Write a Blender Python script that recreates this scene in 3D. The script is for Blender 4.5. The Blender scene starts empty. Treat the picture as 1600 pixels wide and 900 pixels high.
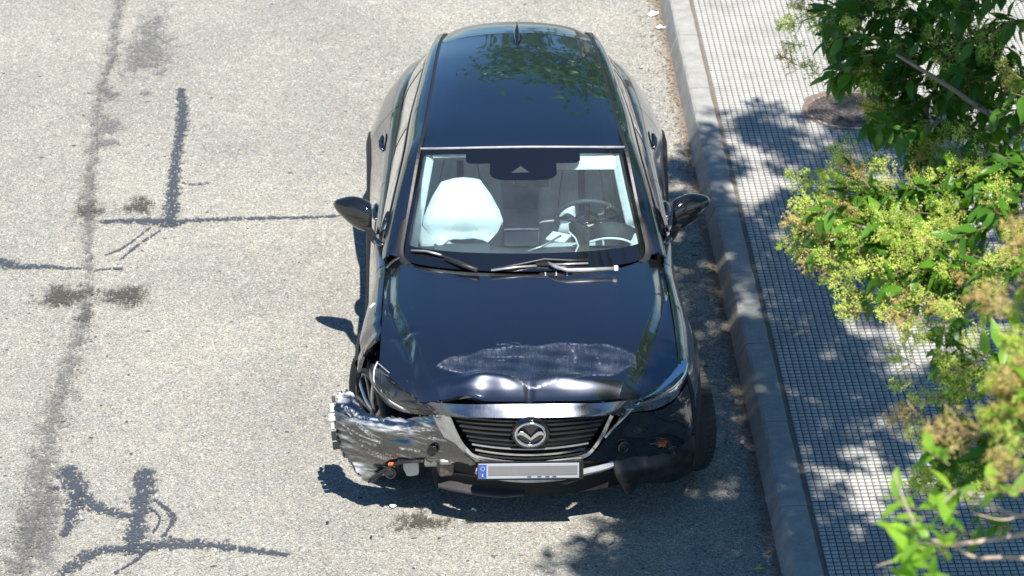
import bpy, bmesh, math, random
import numpy as np
from mathutils import Vector, Matrix
R = math.radians
random.seed(7); rng = np.random.default_rng(7)
scene = bpy.context.scene
COL = scene.collection

# ------------------------------------------------------------------ camera, sky, sun, exposure
cam_d = bpy.data.cameras.new('camera'); cam = bpy.data.objects.new('camera', cam_d); COL.objects.link(cam)
cam.location = (0, 0, 9.1); cam.rotation_euler = (R(90 - 26.6), 0, 0)
cam_d.lens = 122.2; cam_d.sensor_width = 36; cam_d.clip_start = 0.5; cam_d.clip_end = 600
cam_d.dof.use_dof = True; cam_d.dof.focus_distance = 16.6; cam_d.dof.aperture_fstop = 5.6
scene.camera = cam
SUN = Vector((0.155, -0.63, 1.0)).normalized()
w = bpy.data.worlds.new('World'); scene.world = w; w.use_nodes = True
nt = w.node_tree; sky = nt.nodes.new('ShaderNodeTexSky'); sky.sky_type = 'NISHITA'; sky.sun_disc = False
sky.sun_elevation = math.asin(SUN.z); sky.sun_rotation = math.atan2(SUN.x, SUN.y)
sky.air_density = 1.0; sky.dust_density = 0.25; sky.ozone_density = 5.0
bg = nt.nodes['Background']; bg.inputs['Strength'].default_value = 0.08
hs = nt.nodes.new('ShaderNodeHueSaturation'); hs.inputs['Saturation'].default_value = 1.18
nt.links.new(sky.outputs[0], hs.inputs['Color']); nt.links.new(hs.outputs[0], bg.inputs[0])
sd = bpy.data.lights.new('sun', 'SUN'); sd.energy = 5.0; sd.angle = R(0.53); sd.color = (1.0, 0.955, 0.88)
so = bpy.data.objects.new('sun', sd); COL.objects.link(so)
so.rotation_euler = (-SUN).to_track_quat('-Z', 'Y').to_euler()
scene.view_settings.view_transform = 'Standard'; scene.view_settings.look = 'None'
scene.view_settings.exposure = 0.80; scene.view_settings.gamma = 1.0
scene.render.engine = 'CYCLES'
scene.cycles.transparent_max_bounces = 16; scene.cycles.max_bounces = 8

# ------------------------------------------------------------------ material helpers
class NT:
    def __init__(s, name):
        s.m = bpy.data.materials.new(name); s.m.use_nodes = True
        s.t = s.m.node_tree; s.b = s.t.nodes['Principled BSDF']; s.out = s.t.nodes['Material Output']
    def n(s, typ, **kw):
        x = s.t.nodes.new(typ)
        for k, v in kw.items(): setattr(x, k, v)
        return x
    def l(s, a, b): s.t.links.new(a, b)
    def val(s, sock, v):
        if isinstance(v, bpy.types.NodeSocket): s.l(v, sock)
        else: sock.default_value = v
    def math(s, op, a, b=0.0, c=None, clamp=False):
        x = s.n('ShaderNodeMath', operation=op, use_clamp=clamp)
        s.val(x.inputs[0], a); s.val(x.inputs[1], b)
        if c is not None: s.val(x.inputs[2], c)
        return x.outputs[0]
    def ramp(s, f, stops, interp='LINEAR'):
        x = s.n('ShaderNodeValToRGB'); x.color_ramp.interpolation = interp
        e = x.color_ramp.elements
        while len(e) < len(stops): e.new(0.5)
        for i, (p, c) in enumerate(stops):
            e[i].position = p; e[i].color = (*c, 1) if len(c) == 3 else c
        s.l(f, x.inputs[0]); return x.outputs[0]
    def noise(s, vec, scale, detail=3, rough=0.5):
        x = s.n('ShaderNodeTexNoise'); s.l(vec, x.inputs['Vector'])
        x.inputs['Scale'].default_value = scale; x.inputs['Detail'].default_value = detail
        x.inputs['Roughness'].default_value = rough; return x.outputs['Fac']
    def mix(s, f, a, b, mode='MIX'):
        x = s.n('ShaderNodeMix', data_type='RGBA', blend_type=mode)
        s.val(x.inputs[0], f)
        for sock, v in ((x.inputs[6], a), (x.inputs[7], b)):
            if isinstance(v, bpy.types.NodeSocket): s.l(v, sock)
            else: sock.default_value = (*v, 1)
        return x.outputs[2]
    def coord(s, which='Object'):
        return s.n('ShaderNodeTexCoord').outputs[which]
    def geo(s): return s.n('ShaderNodeNewGeometry').outputs['Position']
    def scale(s, vec, sc):
        x = s.n('ShaderNodeMapping'); s.l(vec, x.inputs[0]); x.inputs['Scale'].default_value = sc
        return x.outputs[0]
    def bump(s, h, strength=0.3, dist=0.01):
        x = s.n('ShaderNodeBump'); s.l(h, x.inputs['Height'])
        x.inputs['Strength'].default_value = strength; x.inputs['Distance'].default_value = dist
        s.l(x.outputs[0], s.b.inputs['Normal']); return x.outputs[0]
    def set(s, **kw):
        for k, v in kw.items():
            sock = s.b.inputs[k.replace('_', ' ')]
            if isinstance(v, bpy.types.NodeSocket): s.l(v, sock)
            elif isinstance(v, tuple) and len(v) == 3: sock.default_value = (*v, 1)
            else: sock.default_value = v
        return s

def simple(name, col, rough=0.5, metal=0.0, coat=0.0, nscale=40, namt=0.12, bump=0.0):
    m = NT(name); c = m.coord()
    f = m.noise(c, nscale, 4)
    dark = tuple(x * (1 - namt) for x in col); lite = tuple(min(1, x * (1 + namt)) for x in col)
    m.set(Base_Color=m.ramp(f, [(0.3, dark), (0.7, lite)]), Metallic=metal, Coat_Weight=coat, Coat_Roughness=0.03,
          Roughness=m.math('MULTIPLY_ADD', f, 0.15, rough - 0.07, clamp=True))
    if bump: m.bump(f, bump, 0.004)
    return m.m

# ------------------------------------------------------------------ geometry helpers
def link(name, me, mat=None, parent=None, loc=None):
    o = bpy.data.objects.new(name, me); COL.objects.link(o)
    if mat is not None and me is not None:
        for mm in (mat if isinstance(mat, (list, tuple)) else [mat]): me.materials.append(mm)
    if parent is not None: o.parent = parent
    if loc is not None: o.location = loc
    return o
def mesh(name, v, f, smooth=False):
    me = bpy.data.meshes.new(name); me.from_pydata([tuple(map(float, p)) for p in v], [], [tuple(map(int, q)) for q in f]); me.update()
    if smooth: me.polygons.foreach_set('use_smooth', [True] * len(me.polygons))
    return me
def fast_mesh(name, v, f, smooth=False):     # v (N,3), f (M,k) numpy
    me = bpy.data.meshes.new(name); v = np.asarray(v, np.float32); f = np.asarray(f, np.int32)
    me.vertices.add(len(v)); me.vertices.foreach_set('co', v.ravel())
    k = f.shape[1]; me.loops.add(f.size); me.loops.foreach_set('vertex_index', f.ravel())
    me.polygons.add(len(f)); me.polygons.foreach_set('loop_start', np.arange(0, f.size, k, dtype=np.int32))
    me.polygons.foreach_set('loop_total', np.full(len(f), k, np.int32))
    if smooth: me.polygons.foreach_set('use_smooth', np.ones(len(f), bool))
    me.update(calc_edges=True); me.validate(); return me
def empty(name, loc=(0, 0, 0), rz=0.0, label=None, cat=None, group=None):
    o = bpy.data.objects.new(name, None); COL.objects.link(o); o.location = loc; o.rotation_euler = (0, 0, rz)
    o.empty_display_size = 0.1
    tag(o, label, cat, group); return o
def tag(o, label=None, cat=None, group=None, kind=None):
    if label: o['label'] = label
    if cat: o['category'] = cat
    if group: o['group'] = group
    if kind: o['kind'] = kind
    return o
def cr(P, n):
    """Catmull-Rom samples through P, n per span"""
    P = np.asarray(P, float); m = len(P)
    if m == 2: 
        t = np.linspace(0, 1, n + 1)[:, None]; return P[0] * (1 - t) + P[1] * t
    Q = np.vstack([2 * P[0] - P[1], P, 2 * P[-1] - P[-2]]); out = []
    for i in range(m - 1):
        a, b, c, d = Q[i:i + 4]
        for k in range(n):
            t = k / n
            out.append(0.5 * ((2 * b) + (c - a) * t + (2 * a - 5 * b + 4 * c - d) * t * t + (3 * b - a - 3 * c + d) * t ** 3))
    out.append(P[-1]); return np.array(out)
def resample(P, n, k=12):
    D = cr(P, k); s = np.r_[0, np.cumsum(np.linalg.norm(np.diff(D, axis=0), axis=1))]
    t = np.linspace(0, s[-1], n); return np.stack([np.interp(t, s, D[:, i]) for i in range(D.shape[1])], 1)
def dense(grid, nr, nc):
    """grid: list of rows (equal length) of 3D points -> dense array"""
    rows = [cr(r, nc) for r in grid]; A = np.array(rows)
    return np.stack([cr(A[:, j], nr) for j in range(A.shape[1])], 1)
def grid_faces(nr, nc, off=0):
    i, j = np.meshgrid(np.arange(nr - 1), np.arange(nc - 1), indexing='ij')
    a = (i * nc + j).ravel() + off
    return np.stack([a, a + 1, a + nc + 1, a + nc], 1)
def panel(name, D, mat, parent, rim=0.018, flip=False, uv=False, inward=(0, 0, -1)):
    """dense grid D (nr,nc,3) -> smooth sheet with a folded-in rim"""
    nr, nc, _ = D.shape; V = D.reshape(-1, 3); F = grid_faces(nr, nc)
    if flip: F = F[:, ::-1]
    verts = [V]; faces = [F]
    if rim:
        idx = np.r_[np.arange(nc), np.arange(1, nr) * nc + nc - 1, (nr - 1) * nc + np.arange(nc - 2, -1, -1), np.arange(nr - 2, 0, -1) * nc]
        # normals
        du = np.gradient(D, axis=0); dv = np.gradient(D, axis=1); N = np.cross(du, dv).reshape(-1, 3)
        N /= np.linalg.norm(N, axis=1)[:, None] + 1e-9
        B = V[idx]; NB = N[idx]; inn = np.array(inward, float)
        sgn = np.sign((NB @ inn)); sgn[sgn == 0] = 1; 
        NB = NB * sgn[:, None]
        o = len(V); m = len(idx); verts += [B, B + NB * rim]
        k = np.arange(m); k2 = (k + 1) % m
        faces.append(np.stack([o + k, o + k2, o + m + k2, o + m + k], 1))
    me = fast_mesh(name, np.vstack(verts), np.vstack(faces), True)
    if uv:
        u = me.uv_layers.new(name='UV'); li = np.zeros(len(me.loops), np.int32); me.loops.foreach_get('vertex_index', li)
        r, c = np.divmod(np.arange(nr * nc), nc); UV = np.stack([c / (nc - 1), r / (nr - 1)], 1)
        if rim: UV = np.vstack([UV, UV[idx], UV[idx]])
        u.data.foreach_set('uv', UV[li].astype(np.float32).ravel())
    return link(name, me, mat, parent)
def mirror(P): P = np.array(P, float).copy(); P[..., 0] *= -1; return P
def tube_data(path, rad, n=8, cap=True, flat=1.0):
    P = np.asarray(path, float); m = len(P); rad = np.broadcast_to(rad, (m,))
    T = np.gradient(P, axis=0); T /= np.linalg.norm(T, axis=1)[:, None] + 1e-12
    up = np.array([0, 0, 1.0]) if abs(T[0][2]) < 0.9 else np.array([1.0, 0, 0]); V = []
    for i in range(m):
        a = np.cross(T[i], up); a /= np.linalg.norm(a) + 1e-9; b = np.cross(a, T[i]); up = b
        for k in range(n):
            t = 2 * math.pi * k / n; V.append(P[i] + rad[i] * (math.cos(t) * a + flat * math.sin(t) * b))
    F = [(i * n + k, i * n + (k + 1) % n, (i + 1) * n + (k + 1) % n, (i + 1) * n + k) for i in range(m - 1) for k in range(n)]
    if cap: F += [tuple(range(n))[::-1], tuple((m - 1) * n + k for k in range(n))]
    return V, F
def tube(name, path, rad, mat, parent=None, n=8, flat=1.0, smooth=True):
    V, F = tube_data(path, rad, n, True, flat); return link(name, mesh(name, V, F, smooth), mat, parent)
def ribbon(name, path, width, thick, mat, parent, nrm=None, bev=0.0):
    """strip along path with half width vectors; width: scalar or list of vectors"""
    P = np.asarray(path, float); T = np.gradient(P, axis=0); T /= np.linalg.norm(T, axis=1)[:, None] + 1e-12
    nrm = np.broadcast_to(np.asarray(nrm, float), P.shape); S = np.cross(T, nrm); S /= np.linalg.norm(S, axis=1)[:, None] + 1e-9
    N = np.cross(S, T); wd = np.broadcast_to(width, (len(P),))[:, None] / 2; V = []
    prof = [(-1, -1), (-1, 0.3), (-0.7, 1), (0.7, 1), (1, 0.3), (1, -1)]
    for i in range(len(P)):
        for a, b in prof: V.append(P[i] + S[i] * wd[i] * a + N[i] * thick / 2 * b)
    n = len(prof); F = [(i * n + k, i * n + (k + 1) % n, (i + 1) * n + (k + 1) % n, (i + 1) * n + k) for i in range(len(P) - 1) for k in range(n)]
    F += [tuple(range(n))[::-1], tuple((len(P) - 1) * n + k for k in range(n))]
    o = link(name, mesh(name, V, F), mat, parent); return o
def bmobj(name, fn, mat, parent=None, smooth=False, bevel=0.0, seg=2):
    bm = bmesh.new(); fn(bm)
    if bevel: bmesh.ops.bevel(bm, geom=list(bm.edges), offset=bevel, segments=seg, profile=0.6, affect='EDGES')
    bmesh.ops.recalc_face_normals(bm, faces=bm.faces)
    me = bpy.data.meshes.new(name); bm.to_mesh(me); bm.free()
    if smooth: me.polygons.foreach_set('use_smooth', [True] * len(me.polygons))
    return link(name, me, mat, parent)
def add_box(bm, c, s, rot=None):
    M = Matrix.Translation(c) @ (rot.to_4x4() if rot is not None else Matrix.Identity(4)) @ Matrix.Diagonal((*s, 1))
    return bmesh.ops.create_cube(bm, size=1.0, matrix=M)
def box(name, c, s, mat, parent=None, rot=None, bevel=0.004, seg=2, smooth=False):
    return bmobj(name, lambda bm: add_box(bm, c, s, rot), mat, parent, smooth, bevel, seg)
def loft_solid(name, sections, mat, parent, smooth=True):
    """closed sections (list of equal-length rings) lofted and capped"""
    n = len(sections[0]); V = [p for s in sections for p in s]
    F = [(i * n + k, i * n + (k + 1) % n, (i + 1) * n + (k + 1) % n, (i + 1) * n + k) for i in range(len(sections) - 1) for k in range(n)]
    F += [tuple(range(n))[::-1], tuple((len(sections) - 1) * n + k for k in range(n))]
    me = mesh(name, V, F, smooth); o = link(name, me, mat, parent)
    bm = bmesh.new(); bm.from_mesh(me); bmesh.ops.recalc_face_normals(bm, faces=bm.faces); bm.to_mesh(me); bm.free(); return o
def prism(name, pts, thick, mat, parent, bevel=0.003):
    """planar-ish 3D outline extruded along its normal by thick (towards -normal)"""
    P = [Vector(p) for p in pts]; nrm = Vector((0, 0, 0)); c = sum(P, Vector()) / len(P)
    for i in range(len(P)): nrm += (P[i] - c).cross(P[(i + 1) % len(P)] - c)
    nrm.normalize()
    def fn(bm):
        a = [bm.verts.new(p) for p in P]; b = [bm.verts.new(p - nrm * thick) for p in P]
        bm.faces.new(a); bm.faces.new(b[::-1])
        for i in range(len(P)):
            j = (i + 1) % len(P); bm.faces.new((a[i], b[i], b[j], a[j]))
    return bmobj(name, fn, mat, parent, False, bevel, 1)
# ------------------------------------------------------------------ materials
def asphalt():
    m = NT('asphalt'); p = m.geo()
    v = m.n('ShaderNodeTexVoronoi'); m.l(p, v.inputs['Vector']); v.inputs['Scale'].default_value = 135
    r = m.n('ShaderNodeSeparateColor'); m.l(v.outputs['Color'], r.inputs[0])
    stone = m.ramp(r.outputs[0], [(0.0, (.13, .13, .13)), (0.16, (.25, .248, .232)), (0.5, (.335, .330, .300)), (0.78, (.425, .418, .378)), (0.93, (.48, .41, .29)), (0.975, (.68, .675, .65))])
    f = m.noise(p, 330, 2); c = m.mix(m.ramp(f, [(.33, (.8, .8, .8)), (.47, (0, 0, 0))]), stone, (.10, .10, .105))
    big = m.noise(p, 0.7, 5, .6); c = m.mix(1.0, c, m.ramp(big, [(.3, (.80, .80, .80)), (.7, (1.08, 1.07, 1.04))]), 'MULTIPLY')
    med = m.noise(p, 9, 4, .65); c = m.mix(1.0, c, m.ramp(med, [(.3, (.88, .88, .88)), (.7, (1.06, 1.06, 1.06))]), 'MULTIPLY')
    spot = m.noise(p, 17, 1); c = m.mix(m.ramp(spot, [(.735, (0, 0, 0)), (.76, (1, 1, 1))]), c, (.07, .07, .075))
    # tyre-polished grime band beside the kerb (soil washed into the gutter)
    x = m.n('ShaderNodeSeparateXYZ'); m.l(p, x.inputs[0])
    kx = m.math('SUBTRACT', m.math('MULTIPLY_ADD', x.outputs[1], -0.042, 1.982), x.outputs[0])
    wob = m.math('MULTIPLY_ADD', m.noise(p, 6, 4, .7), 0.22, -0.06)
    g = m.math('SUBTRACT', 1.0, m.math('DIVIDE', m.math('ABSOLUTE', kx), m.math('ADD', wob, 0.02)), clamp=True)
    c = m.mix(m.math('MULTIPLY', g, 0.75), c, (.17, .115, .075))
    m.set(Base_Color=c, Roughness=.88, Specular_IOR_Level=.35)
    h = m.math('ADD', v.outputs['Distance'], m.math('MULTIPLY', f, .7)); m.bump(h, .55, .004)
    return m.m
def decal(name, dark, strength, ragged, rough=.6, scale=60):
    """sheet lying on the asphalt: uv.y runs -1..1 across, colour only between the stones"""
    m = NT(name); p = m.geo(); uv = m.n('ShaderNodeUVMap').outputs[0]
    s = m.n('ShaderNodeSeparateXYZ'); m.l(uv, s.inputs[0])
    rr = m.math('SQRT', m.math('ADD', m.math('MULTIPLY', s.outputs[0], s.outputs[0]), m.math('MULTIPLY', s.outputs[1], s.outputs[1])))
    edge = m.math('SUBTRACT', 1.0, rr, clamp=True)
    n1 = m.noise(p, scale, 4, .8); n2 = m.noise(p, 14, 3, .6)
    f = m.math('ADD', m.math('MULTIPLY', edge, ragged), m.math('ADD', m.math('MULTIPLY', m.math('SUBTRACT', n1, .5), 2.2), m.math('MULTIPLY', m.math('SUBTRACT', n2, .5), 1.6)))
    a = m.math('MULTIPLY', m.ramp(f, [(.30, (0, 0, 0)), (.52, (1, 1, 1))]), strength)
    vv = m.n('ShaderNodeTexVoronoi'); m.l(p, vv.inputs['Vector']); vv.inputs['Scale'].default_value = 95; sc_ = m.n('ShaderNodeSeparateColor'); m.l(vv.outputs['Color'], sc_.inputs[0])
    a = m.math('MULTIPLY', a, m.ramp(m.math('ADD', sc_.outputs[1], m.math('MULTIPLY', edge, .38)), [(.46, (.0, .0, .0)), (.56, (1, 1, 1))]))
    m.set(Base_Color=m.mix(n1, dark, tuple(x * 1.35 for x in dark)), Roughness=rough, Alpha=a, Specular_IOR_Level=.3)
    return m.m
def paint(name='car_paint', scr=None):
    """near black metallic clear-coated paint; scr = kind of damage wear ('hood','bumper')"""
    m = NT(name); c = m.coord()
    fl = m.noise(c, 900, 1); dust = m.noise(c, 3, 5, .7)
    kk = .32 if scr == 'bumper' else 1.0
    base = m.mix(m.math('MULTIPLY', fl, .5), tuple(kk * q for q in (.048, .053, .070)), tuple(kk * q for q in (.074, .081, .104)))
    rough = m.math('MULTIPLY_ADD', dust, .10, .20); metal = .9
    coat = 1.0
    if scr:
        at = m.n('ShaderNodeAttribute', attribute_name='wear_sheen').outputs['Fac']
        if scr == 'hood':
            st = m.noise(m.scale(c, (190, 14, 14)), 1, 5, .75); st2 = m.noise(m.scale(c, (9, 13, 13)), 1, 5, .75)
        else:
            st = m.noise(m.scale(c, (7, 7, 42)), 1, 3, .55); st2 = m.noise(m.scale(c, (4, 4, 8)), 1, 5, .65)
        k = m.math('MULTIPLY', at, m.ramp(m.math('ADD', m.math('MULTIPLY', st, .5), m.math('MULTIPLY', st2, .5)), [(.47, (.0, .0, .0)), (.60, (1, 1, 1))]))
        film = m.math('MULTIPLY', at, .15 if scr == 'hood' else .04)
        tot = m.math('MINIMUM', m.math('ADD', m.math('MULTIPLY', k, .34 if scr == 'hood' else 1.0), film), 1.0)
        edge = m.n('ShaderNodeAttribute', attribute_name='line').outputs['Fac']
        tot = m.math('MAXIMUM', tot, m.math('MULTIPLY', edge, m.ramp(m.noise(c, 60, 3, .7), [(.4, (.1, .1, .1)), (.6, (1, 1, 1))])))
        base = m.mix(tot, base, (.42, .45, .50) if scr == 'hood' else (.55, .57, .60))
        m.set(Roughness=m.math('MULTIPLY_ADD', tot, .3, rough)); m.set(Coat_Weight=m.math('SUBTRACT', 1.0, m.math('MULTIPLY', tot, .5)))
        m.set(Metallic=m.math('MULTIPLY', m.math('SUBTRACT', 1.0, tot), metal))
    else:
        m.set(Roughness=rough, Coat_Weight=coat, Metallic=metal)
    # settled dust and small chips
    ch = m.noise(c, 23, 1); base = m.mix(m.ramp(ch, [(.80, (0, 0, 0)), (.805, (.8, .8, .8))]), base, (.5, .5, .5))
    m.set(Base_Color=base, Coat_Roughness=.025, Coat_IOR=2.15)
    return m.m
def glass(name, tint, dark, ior=1.5, frit=False):
    m = NT(name); t = m.t; t.nodes.remove(m.b)
    gl = m.n('ShaderNodeBsdfGlossy'); gl.inputs['Roughness'].default_value = .01; gl.inputs['Color'].default_value = (1, 1, 1, 1)
    tr = m.n('ShaderNodeBsdfTransparent'); tr.inputs['Color'].default_value = (*tint, 1)
    df = m.n('ShaderNodeBsdfDiffuse'); df.inputs['Color'].default_value = (.35, .36, .36, 1)
    fr = m.n('ShaderNodeFresnel'); fr.inputs['IOR'].default_value = ior
    c = m.coord(); du = m.math('MULTIPLY', m.noise(c, 5, 5, .7), dark)
    a = m.n('ShaderNodeMixShader'); m.l(du, a.inputs[0]); m.l(tr.outputs[0], a.inputs[1]); m.l(df.outputs[0], a.inputs[2])
    body = a.outputs[0]
    if frit:
        uv = m.n('ShaderNodeUVMap').outputs[0]; s = m.n('ShaderNodeSeparateXYZ'); m.l(uv, s.inputs[0])
        X = m.math('MULTIPLY', m.math('SUBTRACT', s.outputs[0], .5), 1.32); Y = m.math('MULTIPLY', s.outputs[1], .78)
        def rbox(cx, cy, hx, hy, r):
            qx = m.math('SUBTRACT', m.math('ABSOLUTE', m.math('SUBTRACT', X, cx)), hx - r)
            qy = m.math('SUBTRACT', m.math('ABSOLUTE', m.math('SUBTRACT', Y, cy)), hy - r)
            mx = m.math('MAXIMUM', qx, 0); my = m.math('MAXIMUM', qy, 0)
            d = m.math('SQRT', m.math('ADD', m.math('MULTIPLY', mx, mx), m.math('MULTIPLY', my, my)))
            ins = m.math('MINIMUM', m.math('MAXIMUM', qx, qy), 0)
            return m.math('SUBTRACT', m.math('ADD', d, ins), r)
        clear = rbox(0, .425, .592, .318, .06)
        sensor = rbox(.0, .70, .105, .14, .05); sens2 = rbox(.0, .76, .20, .085, .03)
        tri = m.math('MAXIMUM', m.math('SUBTRACT', .612, Y), m.math('ADD', m.math('ABSOLUTE', m.math('MULTIPLY', m.math('ADD', X, .008), 1.55)), m.math('SUBTRACT', Y, .66)))
        black = m.math('MAXIMUM', clear, m.math('MAXIMUM', m.math('MULTIPLY', sensor, -1), m.math('MULTIPLY', sens2, -1)))
        mask = m.math('MULTIPLY', m.math('GREATER_THAN', black, 0), m.math('GREATER_THAN', tri, -0.0))
        bk = m.n('ShaderNodeBsdfDiffuse'); bk.inputs['Color'].default_value = (.006, .007, .010, 1)
        b = m.n('ShaderNodeMixShader'); m.l(mask, b.inputs[0]); m.l(body, b.inputs[1]); m.l(bk.outputs[0], b.inputs[2]); body = b.outputs[0]
    z = m.n('ShaderNodeMixShader'); m.l(fr.outputs[0], z.inputs[0]); m.l(body, z.inputs[1]); m.l(gl.outputs[0], z.inputs[2])
    m.l(z.outputs[0], m.out.inputs[0]); return m.m
def concrete(name, a, b, scale=8):
    m = NT(name); p = m.geo(); n1 = m.noise(p, scale, 6, .7); n2 = m.noise(p, 180, 3, .7); n3 = m.noise(p, 30, 4, .6)
    c = m.ramp(n1, [(.3, a), (.7, b)]); c = m.mix(1.0, c, m.ramp(n2, [(.3, (.8, .8, .8)), (.7, (1.12, 1.12, 1.12))]), 'MULTIPLY')
    c = m.mix(m.ramp(n3, [(.66, (0, 0, 0)), (.74, (.5, .5, .5))]), c, tuple(x * .45 for x in a))
    m.set(Base_Color=c, Roughness=.85); m.bump(m.math('ADD', n2, n3), .4, .004); return m.m
def leafmat(name, a, b, trans=.26, rough=.38):
    m = NT(name); p = m.geo(); oi = m.n('ShaderNodeObjectInfo').outputs['Random']
    n = m.noise(p, 7, 3); f = m.math('ADD', m.math('MULTIPLY', n, .8), m.math('MULTIPLY', oi, .3))
    c = m.ramp(f, [(.3, a), (.75, b)])
    m.set(Base_Color=c, Roughness=rough, Specular_IOR_Level=.45)
    tr = m.n('ShaderNodeBsdfTranslucent'); m.l(m.mix(1.0, c, (1.5, 1.7, .5), 'MULTIPLY'), tr.inputs['Color'])
    mx = m.n('ShaderNodeMixShader'); mx.inputs[0].default_value = trans
    m.l(m.b.outputs[0], mx.inputs[1]); m.l(tr.outputs[0], mx.inputs[2]); m.l(mx.outputs[0], m.out.inputs[0]); return m.m
M = dict(
    asphalt=asphalt(), paint=paint(), hood=paint('scuffed_hood_paint', 'hood'), scraped=paint('scraped_bumper_paint', 'bumper'), scuffed_plastic=simple('scuffed_black_plastic', (.016, .016, .017), .42, 0, 0, 26, .7, .15),
    tar=decal('bitumen_sealer', (.055, .064, .080), .86, .95, .45, 45), oil=decal('oily_stain', (.065, .06, .05), .85, .9, .7, 110),
    faint=decal('faint_stain', (.13, .13, .135), .6, .9, .8, 90), crack=decal('crack_dirt', (.11, .108, .10), .35, .5, .85, 40), seam=decal('seam_grime', (.13, .128, .122), .62, .62, .85, 60),
    kerb=concrete('kerb_concrete', (.27, .265, .25), (.42, .41, .38)), tile=concrete('tile_cement', (.36, .355, .335), (.62, .61, .575), 3.2),
    mortar=concrete('tile_bed', (.16, .155, .14), (.23, .22, .195), 14), soil=concrete('joint_soil', (.13, .11, .085), (.22, .18, .14), 20),
    iron=simple('manhole_iron', (.14, .12, .11), .6, .3, 0, 60, .5, .5), rust=simple('rusty_rim', (.22, .15, .115), .75, .1, 0, 50, .4, .4),
    black=simple('black_plastic', (.018, .018, .02), .45, 0, 0, 60, .3), cladding=simple('textured_cladding', (.020, .020, .021), .6, 0, 0, 300, .25, .2),
    gloss=simple('piano_black', (.008, .008, .009), .08, 0, 1.0, 20, .1), rubber=simple('tyre_rubber', (.028, .028, .029), .75, 0, 0, 90, .3, .15),
    alloy=simple('alloy_rim_silver', (.55, .55, .56), .28, .95, .3), dark_alloy=simple('dark_alloy', (.05, .05, .055), .3, .8, .5),
    chrome=simple('chrome_trim', (.72, .73, .75), .12, 1.0, 0, 30, .06), satin=simple('satin_silver', (.46, .46, .46), .38, .6, 0, 25, .15),
    grille=simple('grille_bar_plastic', (.030, .031, .034), .3, .2, .4), void=simple('engine_bay_dark', (.012, .012, .012), .9),
    brake=simple('brake_disc', (.3, .29, .28), .4, .9), foam=simple('bumper_foam', (.55, .54, .5), .8),
    seat=simple('grey_leather', (.72, .73, .72), .5, 0, 0, 30, .08), seatd=simple('dark_stripe', (.018, .02, .028), .7), trim=simple('pillar_trim', (.68, .68, .66), .7),
    dash=simple('dashboard_skin', (.06, .068, .076), .55, 0, 0, 200, .2), bag=simple('airbag_nylon', (.93, .93, .92), .8, 0, 0, 12, .03, .1),
    screen=simple('screen_glass', (.03, .04, .05), .12, 0, .8), white=simple('white_plastic', (.75, .76, .76), .5), plate=simple('plate_white', (.42, .44, .48), .35, 0, .3, 30, .03),
    grey=simple('plate_grey', (.22, .215, .22), .4, 0, .2, 30, .03), blue=simple('plate_blue', (.03, .10, .40), .35, 0, .3), orange=simple('amber_lens', (.75, .16, .03), .2, 0, .8),
    lampgl=glass('headlamp_lens', (.93, .96, 1.0), .05, 1.55), wind=glass('windscreen_glass', (.70, .87, .91), .15, 1.85, True),
    side=glass('tinted_side_glass', (.50, .52, .52), .03, 1.6), mirror=simple('mirror_glass', (.8, .8, .8), .02, 1.0),
    bark=concrete('bark', (.16, .13, .10), (.30, .25, .20), 20), twig=simple('twig_brown', (.30, .20, .12), .7, 0, 0, 40, .3), dead=simple('bare_twig', (.42, .33, .26), .7, 0, 0, 40, .25),
    leaf=leafmat('leaf_green', (.045, .13, .012), (.13, .30, .030)), newleaf=leafmat('young_leaf', (.13, .30, .03), (.30, .48, .06), .45),
    bud=leafmat('flower_buds', (.42, .56, .07), (.72, .78, .22), .35, .6), budb=leafmat('browned_buds', (.50, .36, .12), (.66, .54, .22), .3, .6),
    litter=simple('dry_litter', (.26, .17, .10), .8, 0, 0, 80, .5), paper=simple('paper_white', (.75, .78, .80), .7), lime=simple('fallen_leaf_green', (.35, .50, .10), .5),
    hole=simple('lock_black', (.01, .01, .01), .6))

# ------------------------------------------------------------------ the setting: road, kerb, pavement
def kx(y, off=0.0): return 1.226 - 0.042 * (y - 18) + off
road = link('road', mesh('road', [(-80, -40, 0), (kx(-40, .03), -40, 0), (kx(100, .03), 100, 0), (-80, 100, 0)], [(0, 1, 2, 3)]), M['asphalt']); tag(road, kind='structure')
ground = link('ground', mesh('ground', [(-400, -400, -.02), (400, -400, -.02), (400, 600, -.02), (-400, 600, -.02)], [(0, 1, 2, 3)]), M['mortar']); tag(ground, kind='structure')

def strip(name, pts, mat, z):
    """flat ribbon of bitumen on the road; pts = (x, y, half width)"""
    P = cr(np.array(pts), 8) if len(pts) > 2 else cr(np.array(pts), 8)
    T = np.gradient(P[:, :2], axis=0); T /= np.linalg.norm(T, axis=1)[:, None] + 1e-9; S = np.stack([-T[:, 1], T[:, 0]], 1)
    V = []; UV = []
    L = len(P)
    wd = P[:, 2] * (1 + .10 * np.sin(np.arange(L) * 1.9) * np.cos(np.arange(L) * .7))
    e0 = P[0, :2] - T[0] * wd[0] * 1.2; e1 = P[-1, :2] + T[-1] * wd[-1] * 1.2
    C = np.vstack([e0, P[:, :2], e1]); S = np.vstack([S[0], S, S[-1]]); wd = np.r_[wd[0], wd, wd[-1]] * 1.55
    for i in range(len(C)):
        ux = 1.0 if i in (0, len(C) - 1) else 0.0
        for a in (-1, 0, 1): V.append((*(C[i] + S[i] * wd[i] * a), z)); UV.append((ux, a))
    F = grid_faces(len(C), 3); me = fast_mesh(name, V, F); u = me.uv_layers.new(name='UV')
    li = np.zeros(len(me.loops), np.int32); me.loops.foreach_get('vertex_index', li); u.data.foreach_set('uv', np.array(UV, np.float32)[li].ravel())
    return link(name, me, mat, road)
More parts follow.
